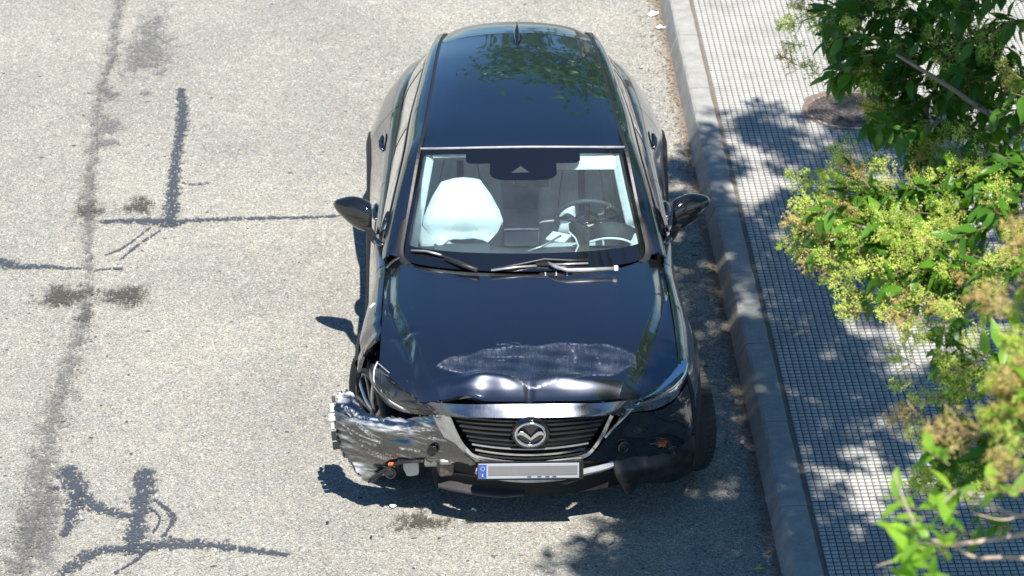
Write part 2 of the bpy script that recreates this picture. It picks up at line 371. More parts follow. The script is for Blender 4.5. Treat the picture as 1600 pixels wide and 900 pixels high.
def blot(name, x, y, a, b, mat, z):
    n = 20; V = [(x, y, z)]; UV = [(0, 0)]
    for k in range(n):
        t = 2 * math.pi * k / n; s = 1.3 * (1 + .18 * math.sin(3 * t + x * 9)); V.append((x + a * s * math.cos(t), y + b * s * math.sin(t), z)); UV.append((math.cos(t), math.sin(t)))
    F = [(0, 1 + k, 1 + (k + 1) % n) for k in range(n)]; me = mesh(name, V, F); u = me.uv_layers.new(name='UV')
    li = np.zeros(len(me.loops), np.int32); me.loops.foreach_get('vertex_index', li); u.data.foreach_set('uv', np.array(UV, np.float32)[li].ravel())
    return link(name, me, mat, road)
TAR = [
 [(-2.183, 21.096, .031), (-2.139, 20.677, .042), (-2.125, 20.172, .035), (-2.107, 19.688, .042), (-2.09, 19.313, .05), (-2.077, 19.022, .062)],
 [(-2.496, 19.058, .022), (-2.296, 19.085, .05), (-2.098, 19.04, .059), (-1.946, 19.085, .032), (-1.559, 19.112, .026), (-1.17, 19.13, .022), (-.996, 19.167, .011)],
 [(-3.154, 18.529, .067), (-3.036, 18.494, .059), (-2.915, 18.443, .045), (-2.764, 18.443, .03), (-2.553, 18.417, .011)],
 [(-2.355, 16.03, .045), (-2.30, 15.87, .07), (-2.24, 15.73, .06), (-2.122, 15.60, .045), (-2.019, 15.548, .04), (-1.957, 15.529, .03)],
 [(-2.268, 15.766, .045), (-2.277, 15.548, .04), (-2.286, 15.335, .028)],
 [(-1.947, 16.01, .048), (-1.925, 15.78, .066), (-1.929, 15.581, .056), (-1.93, 15.386, .06), (-1.93, 15.182, .055)],
 [(-2.276, 14.915, .03), (-2.141, 15.145, .052), (-1.952, 15.208, .052), (-1.695, 15.246, .052), (-1.466, 15.227, .045), (-1.3, 15.182, .032), (-1.135, 15.145, .018)],
 [(-1.867, 15.7, .010), (-1.785, 15.594, .016), (-1.748, 15.483, .016), (-1.783, 15.322, .012)],
 [(-2.186, 18.986, .009), (-2.317, 18.711, .010), (-2.42, 18.598, .007)], [(-2.127, 18.932, .009), (-2.242, 18.729, .010), (-2.326, 18.529, .007)],
 [(-2.456, 18.392, .011), (-2.389, 18.409, .011), (-2.307, 18.417, .015)], [(-1.826, 15.246, .007), (-1.893, 15.101, .011), (-1.992, 14.958, .011)],
 [(-2.05, 19.621, .012), (-1.988, 19.593, .012), (-1.89, 19.612, .010)], [(-2.421, 15.813, .024), (-2.38, 15.807, .026)], [(-2.53, 15.399, .018), (-2.463, 15.393, .018)],
 [(-1.883, 15.614, .008), (-1.816, 15.503, .008), (-1.836, 15.354, .008)]]
for i, t in enumerate(TAR): strip('bitumen_patch', t, M['tar'], .005 + .0006 * i)
for i, (x, y, a, b, mm) in enumerate([(-2.60, 18.05, .20, .17, 'oil'), (-2.25, 18.056, .19, .17, 'oil'), (-2.294, 19.267, .12, .15, 'oil'), (-2.581, 19.203, .12, .15, 'oil'), (-.465, 15.46, .20, .10, 'oil'), (-2.628, 20.99, .08, .08, 'faint'),
     (-2.408, 21.011, .06, .05, 'faint'), (-2.562, 20.222, .09, .10, 'faint'), (-2.40, 15.36, .12, .5, 'faint'), (-2.596, 20.473, .1, .2, 'faint'), (-2.452, 17.80, .06, .16, 'oil'), (-2.47, 21.8, .2, .7, 'faint')]):
    blot('oil_stain' if mm == 'oil' else 'faint_stain', x, y, a, b, M[mm], .0155 + .0006 * i)
SEAM = [(-2.763, 23.4, .07), (-2.744, 22.678, .05), (-2.708, 21.639, .05), (-2.692, 20.677, .05), (-2.647, 19.879, .05), (-2.583, 19.221, .05), (-2.505, 18.426, .04), (-2.463, 17.843, .05), (-2.48, 16.984, .085), (-2.49, 16.259, .10), (-2.48, 15.581, .105), (-2.48, 14.946, .105), (-2.47, 14.4, .105)]
strip('seam', SEAM, M['seam'], .0235)
strip('seam', [(x + .025 + .012 * math.sin(y * 7) , y, .008) for x, y in [(float(np.interp(-t, [-q[1] for q in SEAM], [q[0] for q in SEAM])), t) for t in np.linspace(23.3, 14.4, 50)]], M['crack'], .0243)

# kerb stones: battered face, worn arris
def kerb_mesh(L, seed):
    r = random.Random(seed); n = 10; V = []; prof = [(0, -.02), (0.0, .0), (.038, .105), (.046, .122), (.062, .13), (.175, .131), (.18, .126), (.18, -.02)]
    for i in range(n + 1):
        y = -L / 2 + .004 + (L - .008) * i / n
        for x, z in prof: V.append((x + r.uniform(-.002, .002), y, z + (r.uniform(-.0025, .002) if z > .1 else 0)))
    k = len(prof); F = [(i * k + j, i * k + j + 1, (i + 1) * k + j + 1, (i + 1) * k + j) for i in range(n) for j in range(k - 1)]
    F += [tuple(range(k)), tuple(n * k + j for j in range(k))[::-1]]
    me = mesh('kerb_stone', V, F); me.materials.append(M['kerb']); return me
kerb = empty('kerb'); tag(kerb, kind='structure')
KM = [kerb_mesh(.9, s) for s in range(4)]; ANG = math.atan(.042)
for i in range(-14, 22):
    y = 15.87 + i * .9; o = bpy.data.objects.new('kerb_stone', KM[i % 4]); COL.objects.link(o); o.parent = kerb
    o.location = (kx(y), y, random.uniform(-.003, .003)); o.rotation_euler = (0, 0, ANG + random.uniform(-.003, .003))
# pavement bed and tiles
pav = link('pavement', mesh('pavement', [(kx(-40, .18), -40, .122), (90, -40, .122), (90, 100, .122), (kx(100, .18), 100, .122)], [(0, 1, 2, 3)]), M['mortar']); tag(pav, kind='structure')
js = []
for i in range(60):
    y = 8 + i * .5
    for a in (0, 1): js.append((kx(y,   .176 + a * .024 + random.uniform(-.006, .006)), y, .1265))
fj = [(2 * i, 2 * i + 1, 2 * i + 3, 2 * i + 2) for i in range(59)]
link('joint_soil', mesh('joint_soil', js, fj), M['soil'], pav)
PT = .0377; TS = 5 * PT
def tile_geo():
    V = []; F = []; g = .0024
    for i in range(5):
        for j in range(5):
            gx = .0012; gy = .0029; x0 = -TS / 2 + i * PT + gx; x1 = x0 + PT - 2 * gx; y0 = -TS / 2 + j * PT + gy; y1 = y0 + PT - 2 * gy; b = .002; o = len(V)
            V += [(x0, y0, 0), (x1, y0, 0), (x1, y1, 0), (x0, y1, 0), (x0 + b, y0 + b, .0065), (x1 - b, y0 + b, .0065), (x1 - b, y1 - b, .0065), (x0 + b, y1 - b, .0065)]
            F += [(o, o + 1, o + 5, o + 4), (o + 1, o + 2, o + 6, o + 5), (o + 2, o + 3, o + 7, o + 6), (o + 3, o, o + 4, o + 7), (o + 4, o + 5, o + 6, o + 7)]
    return np.array(V), np.array(F)
TV, TF = tile_geo(); TMI = np.tile([1, 1, 1, 1, 0], 25).astype(np.int32)
TME = fast_mesh('paving_tile', TV, TF); TME.materials.append(M['tile']); TME.materials.append(M['mortar']); TME.polygons.foreach_set('material_index', TMI)
ca, sa = math.cos(ANG), math.sin(ANG)
tiles = []
CX, CY, CR_ = 2.181, 20.463, .315
for i in range(0, 27):
    for j in range(-30, 52):
        lx = .204 + (i + .5) * TS; y = 18 + j * TS + (.0 if i % 2 == 0 else .0)
        x = kx(y) + lx + lx * 0; yy = y + lx * .042
        x = 1.226 + lx * ca - (y - 18) * sa; yy = 18 + (y - 18) * ca + lx * sa
        if (x - CX) ** 2 + (yy - CY) ** 2 < .245 ** 2: 
            continue
        inv = x < .147 * (yy * .894 + 4.1) + .3 and 13.9 < yy < 23.5
        tiles.append((0 if inv else 1, yy, x, yy, .1222 + random.uniform(-.0012, .0012) , random.uniform(-.004, .004), random.uniform(-.004, .004)))
tiles.sort()
acc_v = []; acc_f = []; cnt = 0
for k, (inv, _, x, y, z, rx, ry) in enumerate(tiles):
    if k < 300:
        o = bpy.data.objects.new('paving_tile', TME); COL.objects.link(o); o.parent = pav; o.location = (x, y, z); o.rotation_euler = (rx, ry, ANG)
    else:
        v = TV @ np.array(Matrix.Rotation(ANG, 3, 'Z') @ Matrix.Rotation(rx, 3, 'X')).T + (x, y, z); acc_v.append(v); acc_f.append(TF + cnt * len(TV)); cnt += 1
o = link('tile_field', fast_mesh('tile_field', np.vstack(acc_v), np.vstack(acc_f)), [M['tile'], M['mortar']], pav); tag(o, kind='stuff'); o.data.polygons.foreach_set('material_index', np.tile(TMI, cnt))
# manhole
mh = empty('manhole_cover', (CX, CY, .124), 0, 'round cast iron manhole cover with rusty rim set in the tiled pavement', 'manhole cover')
def lathe(name, prof, n, mat, parent, smooth=True, loc=(0, 0, 0), rot=None):
    V = []; 
    for r, z in prof:
        for k in range(n):
            t = 2 * math.pi * k / n; V.append((r * math.cos(t), r * math.sin(t), z))
    F = [(i * n + k, i * n + (k + 1) % n, (i + 1) * n + (k + 1) % n, (i + 1) * n + k) for i in range(len(prof) - 1) for k in range(n)]
    if prof[0][0] > 0: pass
    me = mesh(name, V, F, smooth); 
    o = link(name, me, mat, parent, loc); 
    if rot is not None: o.rotation_euler = rot
    return o
lathe('frame', [(.318, -.01), (.318, .007), (.30, .009), (.285, .005), (.283, -.006)], 48, M['rust'], mh, False)
lathe('cover', [(.281, -.006), (.281, .004), (.27, .006), (.02, .007), (.0001, .007)], 48, M['iron'], mh, False)
def studs(bm):
    for rr, n in ((.255, 30), (.225, 26), (.195, 22), (.165, 18), (.135, 14), (.10, 10), (.06, 6)):
        for k in range(n):
            t = 2 * math.pi * (k + random.uniform(-.1, .1)) / n
            add_box(bm, (rr * math.cos(t), rr * math.sin(t), .010), (.011, .030, .007), Matrix.Rotation(t, 3, 'Z'))
o = bmobj('cover_studs', studs, M['iron'], mh); tag(o, kind='stuff')
# mortar pad round the frame
lathe('mortar_collar', [(.36, .0), (.355, .004), (.319, .0045)], 40, M['mortar'], mh, False)
# litter in the gutter
lv = []; lf = []
for k in range(1500):
    y = rng.uniform(13.5, 23.2); d = abs(rng.normal(0, .045)) + .004
    if rng.random() < .25: d += rng.uniform(0, .18)
    x = kx(y) - d; s = rng.uniform(.004, .012); a = rng.uniform(0, 6.28); c, s2 = math.cos(a), math.sin(a); o = len(lv); z = .004 + rng.uniform(0, .006)
    for px, py, pz in ((-s * 1.6, 0, 0), (0, -s * .45, .003), (s * 1.6, 0, .001), (0, s * .45, .004)): lv.append((x + px * c - py * s2, y + px * s2 + py * c, z + pz))
    lf.append((o, o + 1, o + 2, o + 3))
o = link('leaf_litter', mesh('leaf_litter', lv, lf), M['litter']); tag(o, 'scattered brown dry leaf debris lying in the gutter along the kerb', 'leaf litter', kind='stuff')
def scrap(name, x, y, s, mat, label, cat, seed, el=1.0):
    r = random.Random(seed); n = 9; V = [(x, y, .012)]
    for k in range(n):
        t = 2 * math.pi * k / n; q = s * r.uniform(.6, 1.1); V.append((x + q * math.cos(t), y + q * math.sin(t) * el, .006 + r.uniform(0, .014)))
    for k in range(n):
        t = 2 * math.pi * k / n; q = s * r.uniform(.3, .5); V.append((x + q * math.cos(t), y + q * math.sin(t) * el, .010 + r.uniform(0, .02)))
    F = []
    for k in range(n):
        j = (k + 1) % n; F += [(1 + k, 1 + j, 1 + n + j, 1 + n + k), (0, 1 + n + k, 1 + n + j)]
    o = link(name, mesh(name, V, F), mat); tag(o, label, cat); return o
scrap('paper_scrap', .985, 22.40, .05, M['paper'], 'crumpled white paper scrap in the gutter nearest the top of the kerb', 'litter', 1)
scrap('paper_scrap', 1.02, 22.15, .035, M['paper'], 'smaller pale paper scrap lying against the kerb just below the other scrap', 'litter', 2)
scrap('paper_scrap', 1.235, 16.30, .014, M['paper'], 'tiny white fleck of paper on the shaded asphalt beside the kerb', 'litter', 3)
for k_, (x_, y_, s_) in enumerate([(-.62, 15.62, .022), (-.55, 15.66, .014), (-.20, 15.58, .016), (-.95, 15.45, .012), (.25, 15.40, .011), (-.72, 15.30, .010)]):
    q_ = scrap('plastic_shard', x_, y_, s_, M['paper'] if k_ % 2 == 0 else M['black'], ['largest white plastic shard in the shadow under the torn bumper', 'black plastic shard next to the largest white one', 'white shard in the shadow left of the number plate', 'black shard on the sunlit road left of the torn bumper', 'tiny white shard on the road right of the plate, ahead of the shadow', 'small black shard on the sunlit road ahead of the torn bumper'][k_], 'debris', 20 + k_, .6); q_['group'] = 'crash shards below the torn bumper'
def fallen(x, y, a, s, label, z=.010):
    V = []; 
    for t, wd in ((0, .02), (.25, .7), (.55, 1), (.8, .6), (1, .02)):
        for q in (-1, 0, 1): V.append(((t - .5) * s * math.cos(a) - q * wd * s * .16 * math.sin(a) + x, (t - .5) * s * math.sin(a) + q * wd * s * .16 * math.cos(a) + y, z + .008 * abs(q) + .006 * math.sin(t * 3)))
    o = link('fallen_leaf', fast_mesh('fallen_leaf', V, grid_faces(5, 3)), M['lime']); tag(o, label, 'leaf')
fallen(1.165, 18.35, .5, .075, 'single lime green leaf lying on the road close to the kerb beside the car bonnet')
fallen(1.20, 17.0, -1.0, .06, 'small yellowish leaf lying at the foot of the kerb beside the front wheel')
fallen(1.24, 14.98, .1, .07, 'pale leaf among the dry debris at the bottom end of the gutter')
# ================================================================== the car (local: x = picture right, y = towards its tail, z up)
car = empty('parked_car', (.0922, 15.19, 0), R(1.093), 'crashed black car with torn front bumper, scraped bonnet and inflated white airbag beside the kerb', 'car')
P = M['paint']
def norm_of(D):
    du = np.gradient(D, axis=0); dv = np.gradient(D, axis=1); N = np.cross(dv, du); N /= np.linalg.norm(N, axis=2)[..., None] + 1e-9
    N *= np.sign(N[..., 2:3] + 1e-9); return N
def attr(o, name, arr, nbase):
    me = o.data; a = me.attributes.new(name, 'FLOAT', 'POINT'); v = np.zeros(len(me.vertices), np.float32); v[:nbase] = arr.ravel(); a.data.foreach_set('value', v)
def sst(a, b, x): t = np.clip((x - a) / (b - a), 0, 1); return t * t * (3 - 2 * t)
def in_poly(X, Y, poly):
    ins = np.zeros(X.shape, bool); n = len(poly)
    for i in range(n):
        x1, y1 = poly[i]; x2, y2 = poly[(i + 1) % n]
        c = ((y1 > Y) != (y2 > Y)) & (X < (x2 - x1) * (Y - y1) / (y2 - y1 + 1e-12) + x1); ins ^= c
    return ins
def seg_dist(X, Y, path):
    d = np.full(X.shape, 9.0)
    for (x1, y1), (x2, y2) in zip(path[:-1], path[1:]):
        L = (x2 - x1) ** 2 + (y2 - y1) ** 2; t = np.clip(((X - x1) * (x2 - x1) + (Y - y1) * (y2 - y1)) / L, 0, 1)
        d = np.minimum(d, np.hypot(X - x1 - t * (x2 - x1), Y - y1 - t * (y2 - y1)))
    return d

# ---- bonnet
bonR = [
 [(0, 1.10, 1.015), (.26, 1.11, 1.012), (.48, 1.19, 1.003), (.655, 1.362, .982), (.692, 1.385, .972), (.708, 1.365, .966), (.722, 1.347, .96)],
 [(0, .85, 1.000), (.25, .86, .997), (.46, .89, .990), (.672, .93, .978), (.700, .95, .958), (.722, .98, .954), (.740, 1.01, .951)],
 [(0, .60, .977), (.24, .60, .974), (.43, .60, .969), (.608, .61, .961), (.645, .63, .938), (.70, .69, .937), (.748, .76, .932)],
 [(0, .38, .945), (.22, .38, .942), (.39, .365, .936), (.540, .36, .922), (.588, .40, .900), (.68, .48, .905), (.752, .56, .908)],
 [(0, .18, .905), (.20, .18, .902), (.36, .19, .893), (.485, .20, .878), (.552, .25, .866), (.665, .335, .877), (.755, .44, .890)],
 [(0, .085, .878), (.17, .085, .876), (.34, .10, .868), (.462, .125, .855), (.538, .17, .843), (.665, .275, .860), (.757, .385, .876)],
 [(0, .028, .850), (.15, .028, .850), (.33, .040, .845), (.449, .070, .836), (.528, .115, .825), (.663, .245, .850), (.756, .352, .870)]]
full = [[tuple(mirror(p)) for p in r[::-1]] + list(map(tuple, r[1:])) for r in bonR]
for row in full:
    for j in (1, 11): row[j] = (row[j][0] + math.copysign(.006, row[j][0]), row[j][1], row[j][2] - .010)
    for j in (2, 10): row[j] = (row[j][0] + math.copysign(.014, row[j][0]), row[j][1] + .004, row[j][2] - .019)
lerp = lambda a, b, t: tuple(a[k] * (1 - t) + b[k] * t for k in range(3))
full = [[w_[0], w_[1], lerp(w_[1], w_[2], .80), w_[2], w_[3], lerp(w_[3], w_[4], .10), w_[4], w_[5], w_[6], w_[7], w_[8], lerp(w_[8], w_[9], .90), w_[9], w_[10], lerp(w_[10], w_[11], .20), w_[11], w_[12]] for w_ in full]
D = dense(full, 24, 12)
X, Y, Z = D[..., 0], D[..., 1], D[..., 2]
# crash damage: two rolled lobes along the leading edge with a notch between them, pushed-in left corner
yr = .20 + .03 * np.sin(X * 5 + 1) - .03 * np.abs(X)
lob = np.clip(1 - np.abs((X + .195) / .215) ** 2.2, 0, 1) * (.85 + .2 * np.sin(X * 19)) + np.clip(1 - np.abs((X - .235) / .26) ** 2.0, 0, 1) * (.62 - .8 * np.clip(X - .15, 0, 1))
ridge = np.exp(-(np.abs(Y - (.140 + .045 * lob - .03 * np.abs(X))) / .055) ** 1.5)
Z += .024 * lob * ridge - .010 * np.exp(-((X + .005) / .018) ** 2) * (1 - sst(.10, .24, Y))
Z -= .013 * sst(.18, .26, Y) * (1 - sst(.30, .46, Y)) * (1 - sst(.34, .52, np.abs(X)))
# left: triangular buckle beside the headlamp and lifted edge
Z += .020 * np.clip(1 - np.abs(X + .655 + (Y - .45) * .30) / .075, 0, 1) * np.exp(-(np.abs(Y - .40) / .15) ** 3) - .012 * np.exp(-((X + .63) / .05) ** 2 - ((Y - .585) / .022) ** 2)
Z += .014 * np.exp(-((X + .585 - (Y - .3) * .1) / .02) ** 2) * np.exp(-((Y - .38) / .14) ** 2)
Z -= .014 * np.exp(-((X + .50) / .07) ** 2) * np.exp(-((Y - .30) / .14) ** 2)
Z += .022 * np.exp(-((X + .34) / .07) ** 2) * (1 - sst(.03, .13, Y)) * np.where(X < -.25, 1, .3)
Y += .020 * np.exp(-((X + .33) / .09) ** 2) * (1 - sst(.03, .12, Y))
Z += .0034 * np.sin(X * 31 + Y * 17) * np.sin(Y * 23 - X * 11) * np.exp(-((Y - .25) / .2) ** 2) * np.where(X < 0, 1.3, .6)
# small dent in the left wing line
Z -= .010 * np.exp(-((X + .715) / .02) ** 2 - ((Y - .86) / .05) ** 2)
hood = panel('bonnet', D, M['hood'], car, rim=.022)
poly = [(-.46, .31), (-.40, .35), (-.30, .372), (-.22, .405), (-.15, .41), (-.02, .43), (.05, .425), (.15, .445), (.30, .435), (.40, .44), (.47, .41), (.53, .37), (.54, .30), (.49, .27), (.40, .215), (.28, .19), (.20, .15), (.12, .14), (.03, .10), (-.03, .12), (-.08, .17), (-.16, .20), (-.24, .21), (-.33, .24), (-.41, .27)]
ins = in_poly(X, Y, poly).astype(float)
dp = seg_dist(X, Y, poly + poly[:1]); soft = ins * np.clip(.45 + .55 * np.exp(-dp / .02) + .35 * np.sin(X * 23 + Y * 30) * np.sin(X * 9 - Y * 41), 0, 1) * (.35 + .65 * sst(.14, .30, Y))
front = np.exp(-((Y - .10) / .05) ** 2) * (np.abs(X) < .42) * .0
attr(hood, 'wear_sheen', np.clip(soft + front, 0, 1), X.size)
ln = np.zeros_like(X)
for pth, wd in [(poly + poly[:1], .0065), ([(.10, .42), (.12, .37), (.11, .31)], .005), ([(.21, .42), (.235, .36), (.23, .31)], .006), ([(.33, .40), (.35, .33), (.36, .28)], .004), ([(-.35, .36), (-.1, .35), (.1, .36), (.2, .35)], .005),
                ([(.18, .31), (.185, .26)], .006), ([(.2, .32), (.21, .25)], .005), ([(-.28, .31), (-.12, .33)], .004), ([(-.16, .44), (-.05, .45)], .003), ([(.42, .39), (.47, .34)], .004)]:
    ln = np.maximum(ln, np.exp(-(seg_dist(X, Y, pth) / wd) ** 2))
attr(hood, 'line', ln * (.45 + .35 * np.sin(X * 17 + Y * 9)), X.size)

# ---- side skin: sections (y : seven (x,z) points from the top edge down)
SEC = {
 .34: [(.762, .873), (.778, .864), (.800, .835), (.815, .790), (.828, .745), (.838, .70), (.845, .62)],
 .52: [(.760, .912), (.780, .900), (.812, .865), (.842, .800), (.862, .735), (.872, .68), (.878, .60)],
 .865: [(.752, .945), (.776, .936), (.812, .900), (.848, .830), (.868, .770), (.877, .71), (.880, .55)],
 1.15: [(.745, .955), (.768, .946), (.796, .912), (.824, .84), (.842, .74), (.858, .60), (.868, .30)],
 1.35: [(.740, .960), (.764, .951), (.788, .918), (.806, .84), (.818, .72), (.845, .52), (.858, .24)],
 1.7: [(.764, .957), (.784, .948), (.799, .922), (.806, .84), (.815, .72), (.842, .52), (.855, .24)],
 2.24: [(.740, .964), (.764, .953), (.783, .925), (.802, .84), (.818, .72), (.845, .52), (.857, .24)],
 2.8: [(.706, .98), (.733, .966), (.760, .935), (.797, .84), (.823, .73), (.850, .52), (.860, .24)],
 3.15: [(.684, .996), (.712, .981), (.745, .950), (.800, .86), (.836, .76), (.862, .62), (.868, .35)],
 3.45: [(.658, 1.012), (.688, .995), (.728, .962), (.802, .87), (.846, .79), (.868, .73), (.876, .55)],
 3.80: [(.606, 1.030), (.640, 1.012), (.690, .972), (.766, .88), (.808, .79), (.832, .70), (.845, .50)],
 4.02: [(.545, 1.030), (.585, 1.008), (.640, .965), (.705, .875), (.745, .79), (.770, .70), (.785, .50)],
 4.16: [(.440, .990), (.490, .968), (.545, .93), (.600, .86), (.625, .78), (.640, .70), (.65, .50)]}
ys = np.array(sorted(SEC)); SG = np.array([[(x, y, z) for x, z in SEC[y]] for y in ys])
SDN = dense(SG, 30, 12)          # index 0 axis along y
SY = np.concatenate([np.linspace(ys[i], ys[i + 1], 31)[:-1] for i in range(len(ys) - 1)] + [[ys[-1]]])
SDN[..., 1] = SY[:, None]
def side_at(y):
    i = np.clip(np.searchsorted(SY, y) - 1, 0, len(SY) - 2); t = (y - SY[i]) / (SY[i + 1] - SY[i]); return SDN[i] * (1 - t) + SDN[i + 1] * t
WC = {'f': .865, 'r': 3.435}; WR = .375
def zcut(y, zb):
    z = zb
    for c in WC.values():
        d = abs(y - c)
        if d < WR: z = max(z, .335 + math.sqrt(WR * WR - d * d))
    return z
def side_panel(name, y0, y1, sgn, parent, zb=.27, top_off=0.0, slant=0.0, mat=None, n=56, damage=None):
    rows = []
    yy = np.linspace(y0, y1, n)
    for y in yy:
        S = side_at(y); ze = zcut(y, zb)
        s = np.linspace(0, 1, 40); zt = S[0, 2]; zz = zt + (ze - zt) * s
        x = np.interp(-zz, -S[:, 2], S[:, 0]); rows.append(np.stack([x, np.full(40, y) + slant * (s - .3) * (1 if True else 0), zz], 1))
    D = np.array(rows)
    if damage is not None: D = damage(D)
    if sgn < 0: D = mirror(D)
    return panel(name, D, mat or P, parent, rim=.016, inward=(-sgn, 0, 0))
def ldam(D):
    X, Y, Z = D[..., 0], D[..., 1], D[..., 2]
    D[..., 0] = X - .020 * np.exp(-((Y - .70) / .08) ** 2 - ((Z - .84) / .06) ** 2) + .012 * np.exp(-((Y - .60) / .05) ** 2 - ((Z - .80) / .08) ** 2) + .006 * np.sin(Y * 38 + Z * 25) * np.exp(-((Y - .62) / .18) ** 2)
    D[..., 2] = Z - .012 * np.exp(-((Y - .55) / .10) ** 2) * (Z > .82)
    return D
for s, nm in ((1, 'R'), (-1, 'L')):
    fe = side_panel('front_wing', .365 if s > 0 else .60, 1.345, s, car, damage=ldam if s < 0 else None)
    if s < 0: fe['label'] = 'buckled front wing'
    d1 = side_panel('front_door', 1.352, 2.395, s, car, zb=.36); d2 = side_panel('rear_door', 2.402, 3.36, s, car, zb=.36)
    side_panel('rear_quarter', 3.367, 4.16, s, car)
    # door handles
    for dd, y, z in ((d1, 2.20, .872), (d2, 3.06, .905)):
        S = side_at(y); x = np.interp(-z, -S[:, 2], S[:, 0]) * s
        ang = [np.array([x + s * .004, y, z])]
        tube('handle', [(x - s * .002, y - .10, z - .006), (x + s * .012, y - .07, z), (x + s * .018, y, z + .002), (x + s * .012, y + .07, z + .002), (x - s * .002, y + .10, z)], [.010, .013, .014, .013, .010], P, dd, 8, .8)
        cup = lathe('handle_recess', [(.0001, .004), (.05, .005), (.075, .002)], 20, M['gloss'], dd, True, (x, y, z)); cup.scale = (.55, 1.5, 1); cup.rotation_euler = (0, s * R(66), 0)
    # black cladding: sill and arches
    sl = []
    for y in np.linspace(1.26, 3.05, 24):
        S = side_at(y); sl.append([(np.interp(-z, -S[:, 2], S[:, 0]) + dx) * s for z, dx in ((.385, .002), (.36, .016), (.30, .018), (.22, .0))])
    Dm = np.array([[(r[0], y, .385), (r[1], y, .365), (r[2], y, .30), (r[3], y, .215)] for r, y in zip(sl, np.linspace(1.26, 3.05, 24))])
    panel('sill_cladding', Dm, M['cladding'], car, rim=.02, inward=(-s, 0, 0))
    for key, c in WC.items():
        a0, a1 = (R(-12), R(192)); pts = []
        if key == 'f' and s < 0: a0, a1 = R(-12), R(112)
        for a in np.linspace(a0, a1, 44):
            row = []
            for rr, dx in ((WR + .062, .001), (WR + .052, .011), (WR + .02, .014), (WR - .006, .010), (WR - .010, -.05)):
                y = c + rr * math.cos(a); z = .335 + rr * math.sin(a); S = side_at(min(max(y, .345), 4.1)); x = np.interp(-max(z, .25), -S[:, 2], S[:, 0])
                if y < .5: x -= (0.5 - y) * .35
                row.append(((x + dx) * s, y, z))
            pts.append(row)
        panel('wheel_arch_trim', np.array(pts), M['cladding'], car, rim=0)

# ---- greenhouse
top = resample([(.757, 1.53, .965), (.705, 1.745, 1.12), (.648, 2.01, 1.272), (.612, 2.40, 1.328), (.568, 2.80, 1.342), (.528, 3.20, 1.330), (.480, 3.56, 1.285), (.40, 3.84, 1.22)], 80)
belt = resample([(.766, 1.56, .960), (.760, 1.80, .9575), (.745, 2.10, .962), (.728, 2.45, .971), (.705, 2.80, .982), (.682, 3.15, .998), (.640, 3.60, 1.020), (.545, 4.00, 1.032)], 80)
def gh(t0, t1, w0, w1, n=30, m=8, out=0.0):
    i = np.linspace(t0, t1, n) * 79; T = np.stack([np.interp(i, np.arange(80), top[:, k]) for k in range(3)], 1); Bt = np.stack([np.interp(i, np.arange(80), belt[:, k]) for k in range(3)], 1)
    w = np.linspace(w0, w1, m)[None, :, None]; G = T[:, None] * (1 - w) + Bt[:, None] * w
    G[..., 0] += .022 * np.sin(np.pi * w[..., 0]) + out; return G
for s in (1, -1):
    def sp(name, G, mat, rim=.01, par=car):
        if s < 0: G = mirror(G)
        return panel(name, G, mat, par, rim=rim, inward=(-s, 0, 0))
    sp('front_side_window', gh(.055, .385, .03, .985), M['side']); sp('rear_side_window', gh(.415, .715, .03, .985), M['side'])
    sp('quarter_window', gh(.735, .86, .10, .97, 20, 8), M['side'])
    sp('b_pillar', gh(.385, .415, .0, 1.0, 4, 10, .003), M['gloss']); sp('c_pillar_strip', gh(.715, .735, .0, 1.0, 4, 10, .003), M['gloss'])
    sp('d_pillar', gh(.855, 1.0, -.02, 1.02, 16, 10, .002), P, .0)
    # belt moulding and window-top seal
    bm_ = belt[2:68] + (.006, 0, .002); bm_ = bm_ if s > 0 else mirror(bm_); ribbon('belt_moulding', bm_, .016, .010, M['black'], car, (s * .7, 0, .7))
    tm_ = top[3:68] + (.004, 0, .0); tm_ = tm_ if s > 0 else mirror(tm_); ribbon('window_seal', tm_, .012, .008, M['gloss'], car, (s * .8, 0, .6))
    # shoulder strip between belt and door top
    # A-pillar and cant rail
    inner = resample([(.672, 1.385, .985), (.622, 1.62, 1.165), (.566, 1.865, 1.392), (.530, 2.20, 1.428), (.500, 2.60, 1.440), (.475, 3.00, 1.430), (.452, 3.35, 1.400), (.42, 3.58, 1.365)], 70)
    outer = resample([(.752, 1.40, .966), (.752, 1.53, .975), (.700, 1.76, 1.135), (.644, 2.01, 1.282), (.610, 2.40, 1.338), (.566, 2.80, 1.351), (.526, 3.20, 1.338), (.478, 3.58, 1.290)], 70)
    w_ = np.linspace(0, 1, 9)[None, :, None]; G = inner[:, None] * (1 - w_) + outer[:, None] * w_
    b = np.sin(np.pi * w_[..., 0]); G[..., 0] += .014 * b; G[..., 2] += .020 * b; G[..., 1] -= .006 * b
    sp('roof_rail', G, P, .012)
    dt = inner + (-.012, 0, -.004); dt = dt if s > 0 else mirror(dt); ribbon('roof_ditch', dt[20:], .022, .006, M['black'], car, (0, 0, 1))
    ws = inner[:24] + (-.010, -.004, .0); ws = ws if s > 0 else mirror(ws); ribbon('windscreen_seal', ws, .020, .008, M['black'], car, (0, -.6, .8))
